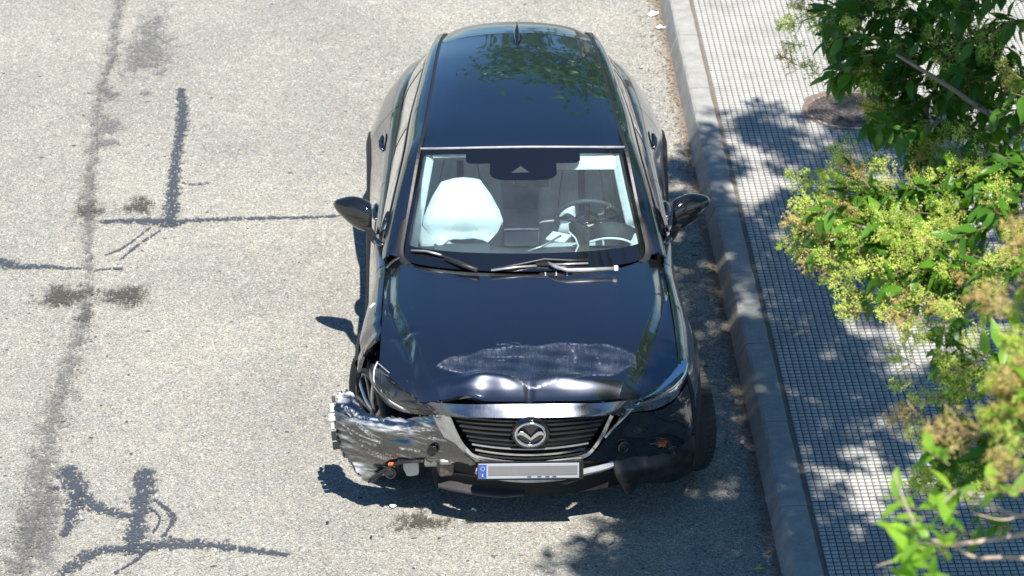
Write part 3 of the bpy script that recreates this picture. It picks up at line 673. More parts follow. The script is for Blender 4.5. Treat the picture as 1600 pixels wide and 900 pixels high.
# ---- roof
roofR = [
 [(0, 1.812, 1.434), (.20, 1.818, 1.431), (.40, 1.842, 1.418), (.50, 1.868, 1.404), (.548, 1.885, 1.397)],
 [(0, 2.15, 1.462), (.20, 2.15, 1.459), (.38, 2.155, 1.448), (.47, 2.16, 1.436), (.516, 2.165, 1.428)],
 [(0, 2.60, 1.478), (.18, 2.60, 1.475), (.35, 2.60, 1.464), (.44, 2.60, 1.450), (.482, 2.60, 1.442)],
 [(0, 3.00, 1.467), (.17, 3.00, 1.464), (.33, 3.00, 1.452), (.415, 3.0, 1.440), (.457, 3.00, 1.432)],
 [(0, 3.39, 1.437), (.16, 3.385, 1.434), (.31, 3.365, 1.421), (.395, 3.35, 1.410), (.434, 3.34, 1.403)]]
D = dense([[tuple(mirror(p)) for p in r[::-1]] + r[1:] for r in roofR], 14, 10); panel('roof', D, P, car, rim=.012)
spR = [
 [(0, 3.397, 1.437), (.16, 3.392, 1.434), (.31, 3.372, 1.421), (.42, 3.35, 1.402)],
 [(0, 3.48, 1.427), (.17, 3.47, 1.423), (.32, 3.45, 1.409), (.44, 3.42, 1.386)],
 [(0, 3.60, 1.408), (.18, 3.59, 1.404), (.33, 3.56, 1.388), (.45, 3.50, 1.360)],
 [(0, 3.72, 1.378), (.19, 3.70, 1.374), (.34, 3.65, 1.360), (.455, 3.56, 1.332)],
 [(0, 3.725, 1.35), (.19, 3.705, 1.346), (.34, 3.655, 1.332), (.455, 3.565, 1.306)]]
D = dense([[tuple(mirror(p)) for p in r[::-1]] + r[1:] for r in spR], 8, 10); sp_ = panel('roof_spoiler', D, P, car, rim=.01)
box('brake_lamp', (0, 3.728, 1.363), (.22, .008, .016), M['orange'], sp_, bevel=.002)
tgR = [
 [(0, 3.66, 1.34), (.2, 3.65, 1.336), (.35, 3.61, 1.32), (.45, 3.56, 1.29)],
 [(0, 3.93, 1.10), (.22, 3.92, 1.10), (.40, 3.87, 1.09), (.53, 3.79, 1.07)],
 [(0, 4.06, 1.00), (.25, 4.05, 1.00), (.42, 4.02, 1.0), (.55, 3.98, 1.01)],
 [(0, 4.15, .96), (.25, 4.14, .96), (.42, 4.13, .955), (.52, 4.12, .95)],
 [(0, 4.20, .80), (.25, 4.20, .80), (.45, 4.18, .80), (.64, 4.14, .79)],
 [(0, 4.21, .55), (.25, 4.21, .55), (.45, 4.19, .55), (.66, 4.15, .55)],
 [(0, 4.15, .30), (.25, 4.15, .30), (.45, 4.13, .30), (.66, 4.08, .30)]]
tg = dense([[tuple(mirror(p)) for p in r[::-1]] + r[1:] for r in tgR], 8, 8); panel('tailgate', tg, P, car, rim=.0)
gw = [[(-.40, 3.675, 1.318), (0, 3.705, 1.332), (.40, 3.675, 1.318)], [(-.46, 3.875, 1.12), (0, 3.945, 1.12), (.46, 3.875, 1.12)]]
panel('rear_window', dense(gw, 6, 6), M['side'], car, rim=.0)
for s in (1, -1):
    prism('rear_lamp', [(s * .52, 4.145, .93), (s * .60, 4.13, .90), (s * .66, 4.10, .82), (s * .56, 4.18, .80), (s * .40, 4.195, .83)], .04, M['orange'], car, .006)
# shark fin aerial
fin = loft_solid('aerial_fin', [[(-.001, 3.185, 1.455), (.001, 3.185, 1.455), (.0012, 3.186, 1.457), (-.0012, 3.186, 1.457)],
    [(-.022, 3.24, 1.450), (.022, 3.24, 1.450), (.006, 3.245, 1.476), (-.006, 3.245, 1.476)], [(-.030, 3.30, 1.445), (.030, 3.30, 1.445), (.004, 3.33, 1.510), (-.004, 3.33, 1.510)], [(-.026, 3.345, 1.44), (.026, 3.345, 1.44), (.003, 3.365, 1.520), (-.003, 3.365, 1.520)]], P, car)

# ---- windscreen
wsR = [[(0, 1.130, 1.024), (.30, 1.165, 1.018), (.50, 1.245, 1.003), (.60, 1.315, .992), (.655, 1.385, .985)],
 [(0, 1.355, 1.170), (.29, 1.38, 1.162), (.47, 1.445, 1.142), (.565, 1.50, 1.128), (.617, 1.555, 1.120)],
 [(0, 1.580, 1.308), (.275, 1.60, 1.300), (.445, 1.65, 1.280), (.530, 1.69, 1.266), (.580, 1.725, 1.258)],
 [(0, 1.800, 1.428), (.26, 1.812, 1.423), (.42, 1.838, 1.410), (.50, 1.856, 1.399), (.548, 1.872, 1.391)]]
WS = dense([[tuple(mirror(p)) for p in r[::-1]] + r[1:] for r in wsR], 14, 10)
panel('windscreen', WS, M['wind'], car, rim=0, uv=True)
ribbon('header_seal', resample([(-.55, 1.876, 1.398), (-.40, 1.838, 1.416), (0, 1.807, 1.434), (.40, 1.838, 1.416), (.55, 1.876, 1.398)], 40), .012, .008, M['satin'], car, (0, -.55, .83))  # silver colour paints the light reflected along the seal
cow = [[(x * s, y + .004, z - .012) for s, (x, y, z) in [(-1, p) for p in bonR[0][:6][::-1]] + [(1, p) for p in bonR[0][1:6]]], [(x * s, y + .03, z - .03) for s, (x, y, z) in [(-1, p) for p in [(.68, 1.40, .98), (.655, 1.385, .985), (.60, 1.32, .992), (.50, 1.25, 1.003), (.30, 1.17, 1.018), (0, 1.135, 1.024)]] + [(1, p) for p in [(.30, 1.17, 1.018), (.50, 1.25, 1.003), (.60, 1.32, .992), (.655, 1.385, .985), (.68, 1.40, .98)]]]]
panel('cowl_panel', dense(cow, 4, 8), M['black'], car, rim=0)
box('cowl_vent', (.16, 1.118, 1.004), (.17, .035, .012), M['black'], car, Matrix.Rotation(R(20), 3, 'X'), .003)
for k in range(9): box('vent_rib', (.085 + k * .019, 1.114, 1.012), (.004, .034, .006), M['white'] if k % 3 == 1 else M['black'], car, Matrix.Rotation(R(20), 3, 'X'), .001)
for s in (1, -1):   # cowl corner covers at the pillar foot
    G = np.array([[(.600 * s, 1.305, .992), (.632 * s, 1.30, .982)], [(.638 * s, 1.375, 1.000), (.668 * s, 1.365, .985)], [(.640 * s, 1.455, 1.055), (.678 * s, 1.45, 1.03)], [(.625 * s, 1.56, 1.128), (.655 * s, 1.56, 1.11)]])
    D = dense(G, 6, 4); D[..., 2] += .008 * np.sin(np.linspace(0, np.pi, D.shape[1]))[None]; panel('pillar_foot_cover', D, M['cladding'], car, rim=.006)
# ---- wipers
def wsz(x, y):
    d = (WS[..., 0] - x) ** 2 + (WS[..., 1] - y) ** 2; i = np.unravel_index(np.argmin(d), d.shape); return WS[i][2]
w1 = empty('wiper'); w1.parent = car
w1b = [(-.60, 1.365), (-.52, 1.315), (-.44, 1.270), (-.36, 1.215), (-.25, 1.145)]
tube('blade', [(x, y, wsz(x, y) + .014) for x, y in w1b], .008, M['black'], w1, 8, .8)
tube('spine', [(x, y - .012, wsz(x, y) + .024) for x, y in w1b[:3]], .0055, M['satin'], w1, 6)
tube('arm', [(-.42, 1.245, 1.045), (-.34, 1.18, 1.045), (-.25, 1.125, 1.036)], [.011, .013, .015], M['black'], w1, 8)
w2 = empty('wiper'); w2.parent = car; w2['label'] = 'bent wiper with bare metal arm'
tube('blade', [(x, y, wsz(x, max(y, 1.14)) + .016) for x, y in ((-.18, 1.13), (-.05, 1.155), (.10, 1.18), (.24, 1.19), (.33, 1.20))], .008, M['black'], w2, 8)
tube('spine', [(-.18, 1.115, 1.040), (-.05, 1.14, 1.045), (.06, 1.155, 1.045)], .0065, M['satin'], w2, 8)
tube('spine', [(.14, 1.165, 1.046), (.33, 1.185, 1.042)], .006, M['satin'], w2, 8)
tube('arm', [(.12, 1.165, 1.055), (.16, 1.125, 1.052), (.22, 1.10, 1.045), (.34, 1.115, 1.040), (.46, 1.135, 1.035)], [.009, .010, .011, .011, .010], M['satin'], w2, 8)
box('pivot_cap', (.475, 1.14, 1.035), (.022, .03, .018), M['white'], w2, None, .003)
box('clip', (.09, 1.165, 1.052), (.07, .03, .016), M['black'], w2, None, .003)
# ---- front end, centre
upT = [(-.545, .112, .812), (-.449, .062, .826), (-.33, .030, .835), (-.15, .018, .840), (0, .018, .840), (.15, .018, .840), (.33, .030, .835), (.449, .062, .826), (.545, .112, .812)]
upM = [(-.50, .085, .782), (-.42, .042, .800), (-.31, .014, .812), (-.15, -.003, .8165), (0, -.006, .817), (.15, -.003, .8165), (.31, .014, .812), (.42, .042, .800), (.50, .085, .782)]
upB = [(-.462, .062, .748), (-.40, .024, .770), (-.30, -.010, .782), (-.15, -.028, .788), (0, -.032, .789), (.15, -.028, .788), (.30, -.010, .782), (.40, .024, .770), (.462, .062, .748)]
D = dense([upT, upM, upB], 8, 8); o = panel('grille_header_panel', D, M['hood'], car, rim=.014)
attr(o, 'wear_sheen', np.full(D.shape[:2], .25), D.shape[0] * D.shape[1])  # even pale film paints the sun highlight onto this panel
# grille: recessed backing, bars, chrome surround
def gy(x, z): return -.024 - .09 * (.786 - z) / .22 * 0.5 + .42 * x * x - .02 * (.786 - z) / .22
def ghw(z): return .398 - (.770 - z) * .72
gr_ = empty('grille'); gr_.parent = car
bk = [[(x * ghw(z) / .4, gy(x, z) + .045, z - .05 * 0) for x in np.linspace(-.42, .42, 9)] for z in (.79, .72, .64, .545)]
panel('grille_back', dense(bk, 4, 3), M['hole'], gr_, rim=0)
for z, th, mt, sag in ((.762, .010, 'grille', 0), (.742, .010, 'grille', 0), (.720, .011, 'grille', .002), (.699, .010, 'grille', .004), (.674, .008, 'grille', .008), (.656, .009, 'dark_alloy', .010), (.636, .007, 'satin', .012), (.612, .012, 'chrome', .016), (.590, .007, 'grille', .012)):
    h = ghw(z) - .012; xs = np.linspace(-h, h, 25)
    ribbon('grille_bar', [(x, gy(x, z) + .012, z - sag * (1 - (x / h) ** 2) + .0) for x in xs], th * 1.1, .016, M[mt], gr_, (0, -1, .25))
def strip3(name, path, wd, th, mat, par, nrm=(0, -.9, .45)): return ribbon(name, cr(path, 8), wd, th, mat, par, nrm)
strip3('chrome_surround', [(.408, .028, .768), (.392, .022, .735), (.365, .008, .675), (.325, -.014, .612), (.275, -.042, .578), (.15, -.066, .563), (0, -.078, .556), (-.15, -.066, .563), (-.275, -.042, .578), (-.32, -.016, .606)], .022, .020, M['chrome'], gr_)
strip3('chrome_wing', [(.55, .115, .792), (.50, .080, .758), (.452, .048, .722), (.412, .025, .69), (.375, .006, .65)], .010, .010, M['satin'], gr_, (.3, -.9, .3))
G = [[(-.402, .028, .775), (-.440, .045, .765), (-.485, .068, .752)], [(-.372, .008, .70), (-.415, .026, .694), (-.462, .054, .70)], [(-.328, -.016, .622), (-.352, -.004, .612), (-.392, .016, .60)], [(-.250, -.052, .560), (-.262, -.045, .548), (-.275, -.035, .536)]]
panel('torn_grille_wing', dense(G, 8, 6), M['satin'], gr_, rim=.008, inward=(0, 1, 0))
# emblem: winged ring
em = empty('emblem', (0, -.072, .722)); em.parent = car; em.rotation_euler = (R(-10), 0, 0)
def disc(bm):
    bmesh.ops.create_cone(bm, cap_ends=True, segments=40, radius1=.098, radius2=.090, depth=.022, matrix=Matrix.Rotation(R(90), 4, 'X') @ Matrix.Diagonal((1, .86, 1, 1)))
o = bmobj('emblem_base', disc, M['gloss'], em, False, 0)
rt = [(.073 * math.cos(a), -.018, .058 * math.sin(a)) for a in np.linspace(0, 2 * math.pi, 49)]
def ring_mesh():
    V = []; n = 48
    for k in range(n):
        a = 2 * math.pi * k / n
        for j in range(8):
            b = 2 * math.pi * j / 8; r = .0085 * math.cos(b); V.append(((.073 + r) * math.cos(a), -.016 - .008 * math.sin(b), (.058 + r) * math.sin(a)))
    F = [(k * 8 + j, k * 8 + (j + 1) % 8, ((k + 1) % n) * 8 + (j + 1) % 8, ((k + 1) % n) * 8 + j) for k in range(n) for j in range(8)]
    return mesh('emblem_ring', V, F, True)
link('emblem_ring', ring_mesh(), M['chrome'], em)
for s in (1, -1):
    V2 = [(-.067, .006), (-.052, .020), (-.036, .018), (-.018, .004), (0, -.014), (0, -.030), (-.020, -.014), (-.038, .000), (-.054, .004), (-.064, -.006)]
    pts = [(s * a, -.016, b) for a, b in V2]; prism('emblem_wing', pts if s > 0 else pts[::-1], .012, M['chrome'], em, .0015)
# number plate
pl = empty('number_plate', (0, -.105, .527)); pl.parent = car; pl.rotation_euler = (R(-14), 0, R(.2))
o = box('plate', (-.008, 0, 0), (.502, .006, .078), M['plate'], pl, None, .002)
box('eu_band', (-.238, -.0045, 0), (.038, .003, .070), M['blue'], pl, None, .0006)
box('plate_face_strip', (.012, -.0045, .003), (.445, .003, .048), M['grey'], pl, None, .0006)
def txt(name, body, size, loc, mat, par):
    c = bpy.data.curves.new(name, 'FONT'); c.body = body; c.size = size; c.align_x = 'CENTER'; c.extrude = .0006
    o = bpy.data.objects.new(name + '_tmp', c); COL.objects.link(o); dg = bpy.context.evaluated_depsgraph_get(); me = bpy.data.meshes.new_from_object(o.evaluated_get(dg)); bpy.data.objects.remove(o)
    me.materials.clear(); q = link(name, me, mat, par, loc); q.rotation_euler = (R(90), 0, 0); return q
txt('letter', 'E', .020, (-.238, -.0080, -.026), M['white'], pl)
for k in range(10):
    a = 2 * math.pi * k / 10; box('star', (-.238 + .010 * math.cos(a), -.0080, .014 + .010 * math.sin(a)), (.003, .001, .003), M['orange'] if False else M['white'], pl, None, 0)
for px_ in (-.005, .045, .085, .12): box('character_remnant', (px_, -.0045, -.0300), (.020, .003, .004), M['black'], pl, None, .0005)
box('plate_holder', (0, -.092, .522), (.53, .012, .098), M['black'], car, Matrix.Rotation(R(-14), 3, 'X'), .003)
# lower front: lip, intake, beam, splitter
lp = [(-.27, -.035, .492), (-.15, -.075, .477), (0, -.088, .470), (.15, -.075, .474), (.27, -.040, .480), (.38, .0, .487), (.455, .04, .500)]
strip3('silver_lip', lp, .036, .02, M['satin'], car, (0, -.75, .66))
G = [[(-.52, .10, .51), (-.3, -.01, .52), (0, -.06, .52), (.3, -.01, .52), (.52, .09, .51)], [(-.50, .12, .44), (-.3, .02, .44), (0, -.03, .44), (.3, .02, .44), (.52, .10, .44)], [(-.48, .10, .34), (-.3, .03, .33), (0, -.01, .33), (.3, .03, .33), (.52, .10, .34)]]
panel('lower_intake', dense(G, 4, 6), M['void'], car, rim=0)
for z, y in ((.430, -.02),): strip3('intake_bar', [(-.42, y + .075, z), (-.2, y + .02, z), (0, y, z - .004), (.2, y + .02, z), (.42, y + .075, z)], .014, .018, M['black'], car)
G = [[(-.46, .10, .385), (-.36, .05, .38), (-.26, .02, .375), (-.14, -.005, .37), (-.02, .0, .37)], [(-.46, .05, .345), (-.36, .01, .34), (-.26, -.02, .338), (-.14, -.04, .335), (-.03, -.03, .338)], [(-.45, .12, .31), (-.36, .09, .305), (-.26, .07, .30), (-.14, .05, .30), (-.04, .06, .30)]]
panel('lower_splitter', dense(G, 6, 6), M['cladding'], car, rim=.01)
box('crash_beam', (-.02, .13, .49), (1.02, .07, .10), M['satin'], car, None, .01)
o = box('tow_bracket', (-.425, .075, .47), (.075, .09, .10), M['iron'], car, Matrix.Rotation(R(12), 3, 'Z'), .012)
box('bracket_foam', (-.425, .03, .515), (.055, .04, .035), M['satin'], car, Matrix.Rotation(R(20), 3, 'X'), .012, 2)

# ---- right (undamaged) bumper side
BR = [
 [(.452, .052, .745), (.52, .102, .735), (.60, .140, .722), (.69, .20, .715), (.765, .29, .742), (.812, .375, .775)],
 [(.415, .028, .690), (.50, .078, .680), (.60, .120, .665), (.70, .182, .662), (.79, .295, .690), (.842, .41, .725)],
 [(.370, .006, .630), (.47, .040, .618), (.58, .085, .605), (.70, .160, .600), (.80, .290, .615), (.862, .44, .655)],
 [(.315, -.024, .575), (.42, .010, .560), (.56, .065, .545), (.70, .150, .535), (.81, .285, .540), (.870, .468, .575)],
 [(.265, -.050, .545), (.40, .0, .520), (.55, .060, .498), (.70, .150, .480), (.81, .285, .475), (.872, .485, .48)]]
D = dense(BR, 12, 14)
X, Y, Z = D[..., 0], D[..., 1], D[..., 2]
D[..., 1] += .012 * np.exp(-((X - .67) / .075) ** 2 - ((Z - .520) / .04) ** 2)        # lamp recess
o = panel('bumper_side', D, M['scraped'], car, rim=.016, inward=(0, 1, 0)); attr(o, 'wear_sheen', .12 * np.exp(-((X - .84) / .03) ** 2) * (Z < .66) + .15 * np.exp(-((Z - .50) / .03) ** 2) * (X < .45), X.size)
# fog / turn lamp right
prism('turn_lamp', [(.602, .070, .574), (.655, .095, .578), (.716, .145, .545), (.700, .140, .520), (.640, .090, .528)][::-1], .03, M['lampgl'], car, .002)
prism('lamp_reflector', [(.606, .076, .570), (.652, .100, .573), (.655, .102, .532), (.640, .096, .531)][::-1], .03, M['chrome'], car, .002)
prism('amber_bulb', [(.650, .096, .570), (.700, .132, .552), (.692, .136, .532), (.652, .102, .534)][::-1], .02, M['orange'], car, .003)
for x, y, z, r in ((.725, .165, .485, .024), (.47, .022, .585, .030)):
    o = lathe('sensor_ring', [(r, -.006), (r, .004), (r * .75, .008), (r * .7, .0)], 24, M['gloss'], car, True, (x, y, z)); o.rotation_euler = (R(82), 0, R(25))
    o = lathe('sensor_cap', [(r * .7, .002), (r * .5, .006), (.0001, .007)], 24, M['black'], car, True, (x, y, z)); o.rotation_euler = (R(82), 0, R(25))
# hanging lower corner, black plastic
G = [[(.425, .01, .520), (.52, .055, .515), (.64, .13, .495), (.76, .23, .475), (.845, .36, .46)],
     [(.430, -.035, .470), (.53, .0, .455), (.65, .075, .435), (.77, .19, .415), (.855, .35, .40)],
     [(.465, -.030, .395), (.55, .0, .380), (.66, .08, .365), (.77, .19, .345), (.85, .35, .32)],
     [(.505, -.005, .325), (.575, .06, .350), (.67, .12, .325), (.765, .22, .280), (.835, .36, .25)]]
D = dense(G, 10, 12); X, Y, Z = D[..., 0], D[..., 1], D[..., 2]
D[..., 1] += .008 * np.sin(X * 40 + Z * 30) * np.exp(-((X - .5) / .08) ** 2); D[..., 2] += .006 * np.sin(X * 25)
o = panel('torn_bumper_corner', D, M['scuffed_plastic'], car, rim=.014, inward=(0, 1, 0)); attr(o, 'wear_sheen', .7 * np.exp(-((X - .47) / .03) ** 2 - ((Z - .47) / .04) ** 2), X.size)

# ---- left bumper: torn off its mounts and pushed outwards
BL = [
 [(-.452, .10, .742), (-.52, .135, .712), (-.60, .165, .688), (-.70, .200, .668), (-.785, .250, .655), (-.850, .330, .655), (-.900, .475, .668), (-.965, .475, .668)],
 [(-.42, .050, .700), (-.50, .080, .672), (-.60, .115, .648), (-.70, .145, .630), (-.80, .195, .612), (-.880, .275, .607), (-.945, .385, .615), (-.985, .440, .635)],
 [(-.385, .015, .640), (-.48, .045, .612), (-.58, .075, .590), (-.69, .105, .570), (-.80, .155, .548), (-.890, .230, .530), (-.955, .330, .545), (-.990, .400, .580)],
 [(-.33, -.02, .580), (-.45, .015, .548), (-.56, .050, .522), (-.66, .085, .500), (-.77, .130, .455), (-.875, .205, .440), (-.950, .300, .465), (-.985, .370, .51)],
 [(-.27, -.045, .540), (-.42, .020, .505), (-.54, .075, .492), (-.63, .125, .470), (-.70, .160, .400), (-.815, .200, .300), (-.91, .250, .39), (-.970, .330, .45)]]
D = dense(BL, 14, 14); X, Y, Z = D[..., 0], D[..., 1], D[..., 2]
tri = lambda q: 2 * np.abs(2 * (q / 6.283 - np.floor(q / 6.283 + .5))) - 1
D[..., 1] += .003 * tri(X * 24 + Z * 26) * np.exp(-((X + .58) / .18) ** 2) + .002 * tri(Z * 55 + X * 17) * np.exp(-((X + .92) / .12) ** 2)
D[..., 1] += .022 * np.exp(-(np.abs(Z - .585 - .25 * (X + .7)) / .022) ** 1.2) * np.exp(-((X + .70) / .16) ** 2)
jr = np.random.default_rng(5); jag = np.repeat(jr.normal(0, 1, D.shape[1] // 2 + 2), 2)[:D.shape[1]]; jag2 = np.roll(jag, 17)
D[-1, :, 2] += .010 * jag; D[-2, :, 2] += .004 * jag; D[0, :, 2] += .003 * jag2; D[:, -1, 0] += .008 * np.repeat(jr.normal(0, 1, D.shape[0] // 2 + 2), 2)[:D.shape[0]]
D[..., 2] += .008 * np.sin(X * 33) * np.exp(-((X + .55) / .12) ** 2)
bl = panel('torn_front_bumper', D, M['scraped'], car, rim=.014, inward=(0, 1, 0))
wv = .02 + .95 * np.exp(-((X + .72) / .16) ** 2 - ((Z - .63) / .03) ** 2) + .9 * np.exp(-((X + .84) / .08) ** 2 - ((Z - .37) / .05) ** 2) + .6 * np.exp(-((Z - .655) / .035) ** 2) * (X < -.50) + .8 * np.exp(-((X + .92) / .07) ** 2) + .5 * np.exp(-((X + .50) / .08) ** 2) * (Z > .54) - .45 * np.exp(-((X + .80) / .08) ** 2 - ((Z - .565) / .035) ** 2)
attr(bl, 'wear_sheen', np.clip(wv, 0, 1), X.size)
ln = np.zeros_like(X); lr = random.Random(3)
for k in range(34):
    x0 = lr.uniform(-.97, -.48); z0 = lr.uniform(.40, .66); L = lr.uniform(.03, .16); sl_ = lr.uniform(-.35, .25)
    ln = np.maximum(ln, np.exp(-(seg_dist(X, Z, [(x0, z0), (x0 + L, z0 + sl_ * L)]) / lr.uniform(.0018, .005)) ** 2))
attr(bl, 'line', ln, X.size)
bl['label'] = 'torn scraped bumper corner'
# broken edge tabs
for k, (x, y, z) in enumerate([(-.992, .462, .635), (-.998, .435, .600), (-.999, .405, .562), (-.996, .375, .525), (-.989, .345, .487), (-.978, .31, .45)]):
    box('clip_tab', (x - .004, y, z), (.016 + .008 * (k % 3), .026, .030 + .008 * ((k * 5) % 3)), M['foam'] if k in (2, 3) else M['satin'] if k == 1 else M['cladding'], bl, Matrix.Rotation(R(-8), 3, 'Y') @ Matrix.Rotation(R(-35), 3, 'X'), .002)
# ragged lower opening of left bumper with fog lamp bits
tube('torn_edge_trim', cr([(-.80, .165, .335), (-.735, .13, .405), (-.68, .09, .465), (-.60, .06, .495), (-.53, .045, .505)], 6), [.016] * 25, M['black'], bl, 8, .5)
tube('torn_edge_strip', cr([(-.815, .175, .31), (-.76, .155, .36), (-.70, .125, .43), (-.655, .11, .452)], 6), .010, M['cladding'], bl, 6, .6)
o = lathe('fog_lamp', [(.030, -.01), (.032, .012), (.026, .014), (.022, .004), (.0001, .002)], 24, M['gloss'], bl, True, (-.70, .16, .375)); o.rotation_euler = (R(80), R(20), R(-25))
prism('amber_marker', [(-.708, .085, .478), (-.684, .073, .486), (-.681, .073, .474), (-.702, .085, .466)], .02, M['orange'], bl, .003)
box('washer_bottle', (-.60, .25, .36), (.07, .09, .08), M['foam'], car, Matrix.Rotation(R(15), 3, 'Z'), .02)
o = lathe('sensor_ring', [(.028, -.01), (.028, .003), (.022, .005), (.020, -.012)], 24, M['gloss'], bl, True, (-.492, .018, .575)); o.rotation_euler = (R(75), 0, R(-20))
o = lathe('sensor_hole', [(.020, .0), (.0001, -.004)], 20, M['hole'], bl, True, (-.492, .018, .575)); o.rotation_euler = (R(75), 0, R(-20))

# ---- headlights
def headlight(s, dx=0, dy=0, dz=0, roll=0.0, label=None):
    hl = empty('headlight'); hl.parent = car; hl.location = (dx, dy, dz); hl.rotation_euler = (0, 0, roll)
    if label: hl['label'] = label
    T_ = [(.480, .085, .812), (.545, .130, .822), (.61, .192, .834), (.69, .280, .854), (.757, .365, .873), (.795, .415, .878)]
    M_ = [(.472, .066, .792), (.555, .090, .800), (.645, .138, .815), (.730, .215, .833), (.787, .30, .852), (.808, .385, .866)]
    B_ = [(.470, .080, .748), (.55, .118, .738), (.64, .165, .728), (.73, .235, .742), (.79, .325, .785), (.812, .40, .815)]
    f_ = (lambda L: [(s * x, y, z) for x, y, z in L])
    G = dense([f_(T_), f_(M_), f_(B_)], 10, 8); panel('lens', G, M['lampgl'], hl, rim=.006, inward=(0, 1, 0))
    C3 = lambda L, k, oy, oz: [(s * (x * (1 - k) + .64 * k), y + oy, z + oz) for x, y, z in L]
    G = dense([C3(T_, .0, .004, -.010), C3(M_, .1, .07, -.03), C3(B_, .0, .012, .002)], 8, 6); panel('bowl', G, M['gloss'], hl, rim=0)
    bm_ = bmobj('projector', lambda bm: bmesh.ops.create_uvsphere(bm, u_segments=24, v_segments=12, radius=.032), M['lampgl'], hl, True); bm_.location = (s * .685, .262, .788)
    o = lathe('bezel', [(.050, -.02), (.052, .0), (.042, .006), (.034, -.012)], 28, M['dark_alloy'], hl, True, (s * .685, .265, .785)); o.rotation_euler = (R(65), 0, R(25) * s)
    a = [(s * (.688 + .062 * math.cos(t)), .235 + .030 * math.cos(t) + .01, .792 + .048 * math.sin(t)) for t in np.linspace(R(185), R(370), 18)]
    tube('light_ring', a, .0075, M['chrome'], hl, 6, 1)
    tube('chrome_spear', cr([(s * .50, .108, .775), (s * .60, .165, .772), (s * .66, .20, .768)], 6), .006, M['dark_alloy'], hl, 6)
    return hl
headlight(1)
headlight(-1, .012, .012, -.006, R(1.5), 'cracked headlight with exposed edge')
tube('headlight_edge_strip', cr([(-.765, .40, .885), (-.785, .36, .845), (-.775, .29, .795), (-.70, .22, .750), (-.60, .16, .722)], 6), .006, M['satin'], car, 6, .6)
tube('headlight_top_strip', cr([(-.765, .385, .884), (-.69, .292, .862), (-.61, .204, .840), (-.54, .14, .822)], 6), .004, M['satin'], car, 6, .6)
# ---- mirrors
for s in (1, -1):
    mr = empty('door_mirror'); mr.parent = car
    # housing: rings along x from inboard to tip
    secs = []
    for t in np.linspace(0, 1, 15):
        x = .818 + .212 * t; h = .098 * (1 - t ** 3.0) ** .60 * (.80 + .20 * math.sin(math.pi * min(t * 1.2, 1))) * (1 - .12 * t) + .002; dpt = .070 * (1 - t ** 3.2) ** .6 + .004
        e = min(1.0, (t + .02) / .10) ** .4; h *= (.78 + .22 * e); dpt *= (.75 + .25 * e)
        zc = .985 + .045 * t ** 1.3 ; yc = 1.90 + .070 * t
        ring = []
        for k in range(20):
            a = 2 * math.pi * k / 20; c, q = math.cos(a), math.sin(a); ex = .75
            cy_ = math.copysign(abs(c) ** ex, c); cz_ = math.copysign(abs(q) ** ex, q)
            yy = yc + dpt * cy_ * (1.0 if cy_ < 0 else .45); ring.append((s * x, yy, zc + h * cz_ * (1 if cz_ > 0 else (1.05 - .25 * t))))
        secs.append(ring)
    loft_solid('housing', secs, M['gloss'], mr)
    tube('stalk', [(s * .775, 1.70, .925), (s * .808, 1.76, .925), (s * .838, 1.84, .938), (s * .860, 1.89, .955)], [.034, .028, .024, .03], M['black'], mr, 10, .6)
    tube('foot', [(s * .752, 1.60, .955), (s * .775, 1.66, .945), (s * .785, 1.74, .935)], [.016, .030, .026], P, mr, 10, .7)
    prism('mirror_pane', [(s * .84, 1.944, .93), (s * .985, 1.985, .955), (s * 1.0, 1.99, 1.04), (s * .84, 1.946, 1.05)], .004, M['mirror'], mr, .001)
    prism('sail_panel', [(s * .745, 1.60, .968), (s * .738, 1.82, .97), (s * .700, 1.79, 1.10)], .02, M['black'], mr, .003)

# ---- wheels
def wheel(s, x, y, steer, label=None):
    wh = empty('wheel', (x, y, .332)); wh.parent = car; wh.rotation_euler = (0, 0, steer)
    def ax(o): o.rotation_euler = (0, R(90) * s, 0); return o
    ty = ax(lathe('tyre', [(.228, -.085), (.25, -.104), (.30, -.112), (.322, -.104), (.331, -.085), (.333, -.045), (.333, .0), (.333, .045), (.331, .085), (.322, .104), (.30, .112), (.25, .104), (.228, .085)], 56, M['rubber'], wh))
    def grooves(bm):
        for q in (-.06, -.02, .02, .06):
            pass
        for k in range(56):
            t = 2 * math.pi * k / 56
            for q in (-1, 1):
                add_box(bm, (.333 * math.cos(t), .333 * math.sin(t), q * .075), (.005, .016, .045), Matrix.Rotation(t, 3, 'Z'))
    tbk = bmobj('tread_blocks', grooves, M['rubber'], wh); ax(tbk); tag(tbk, kind='stuff')
    ax(lathe('rim', [(.230, .092), (.226, .098), (.216, .092), (.210, .05), (.206, -.07), (.23, -.09)], 48, M['dark_alloy'], wh))
    ax(lathe('brake_disc', [(.0001, .012), (.145, .012), (.150, .0), (.145, -.012)], 32, M['brake'], wh))
    for k in range(10):
        a = 2 * math.pi * (k // 2) / 5 + (.16 if k % 2 else -.16); c, q = math.cos(a), math.sin(a); a2 = a + (.13 if k % 2 else -.13)
        pth = [(.03 * c, .03 * q, .060), (.10 * c, .10 * q, .078), (.17 * math.cos((a + a2) / 2), .17 * math.sin((a + a2) / 2), .083), (.220 * math.cos(a2), .220 * math.sin(a2), .086)]
        ax(ribbon('spoke', cr(pth, 3), [.030] * 10, .020, M['alloy'] if k % 2 == 0 else M['dark_alloy'], wh, (0, 0, 1)))
    ax(lathe('hub_cap', [(.0001, .085), (.03, .083), (.045, .070), (.05, .04)], 24, M['dark_alloy'], wh))
    return wh
wheel(1, .775, .865, R(20)); wheel(-1, -.735, .865, R(19)); wheel(1, .745, 3.435, 0); wheel(-1, -.745, 3.435, 0)

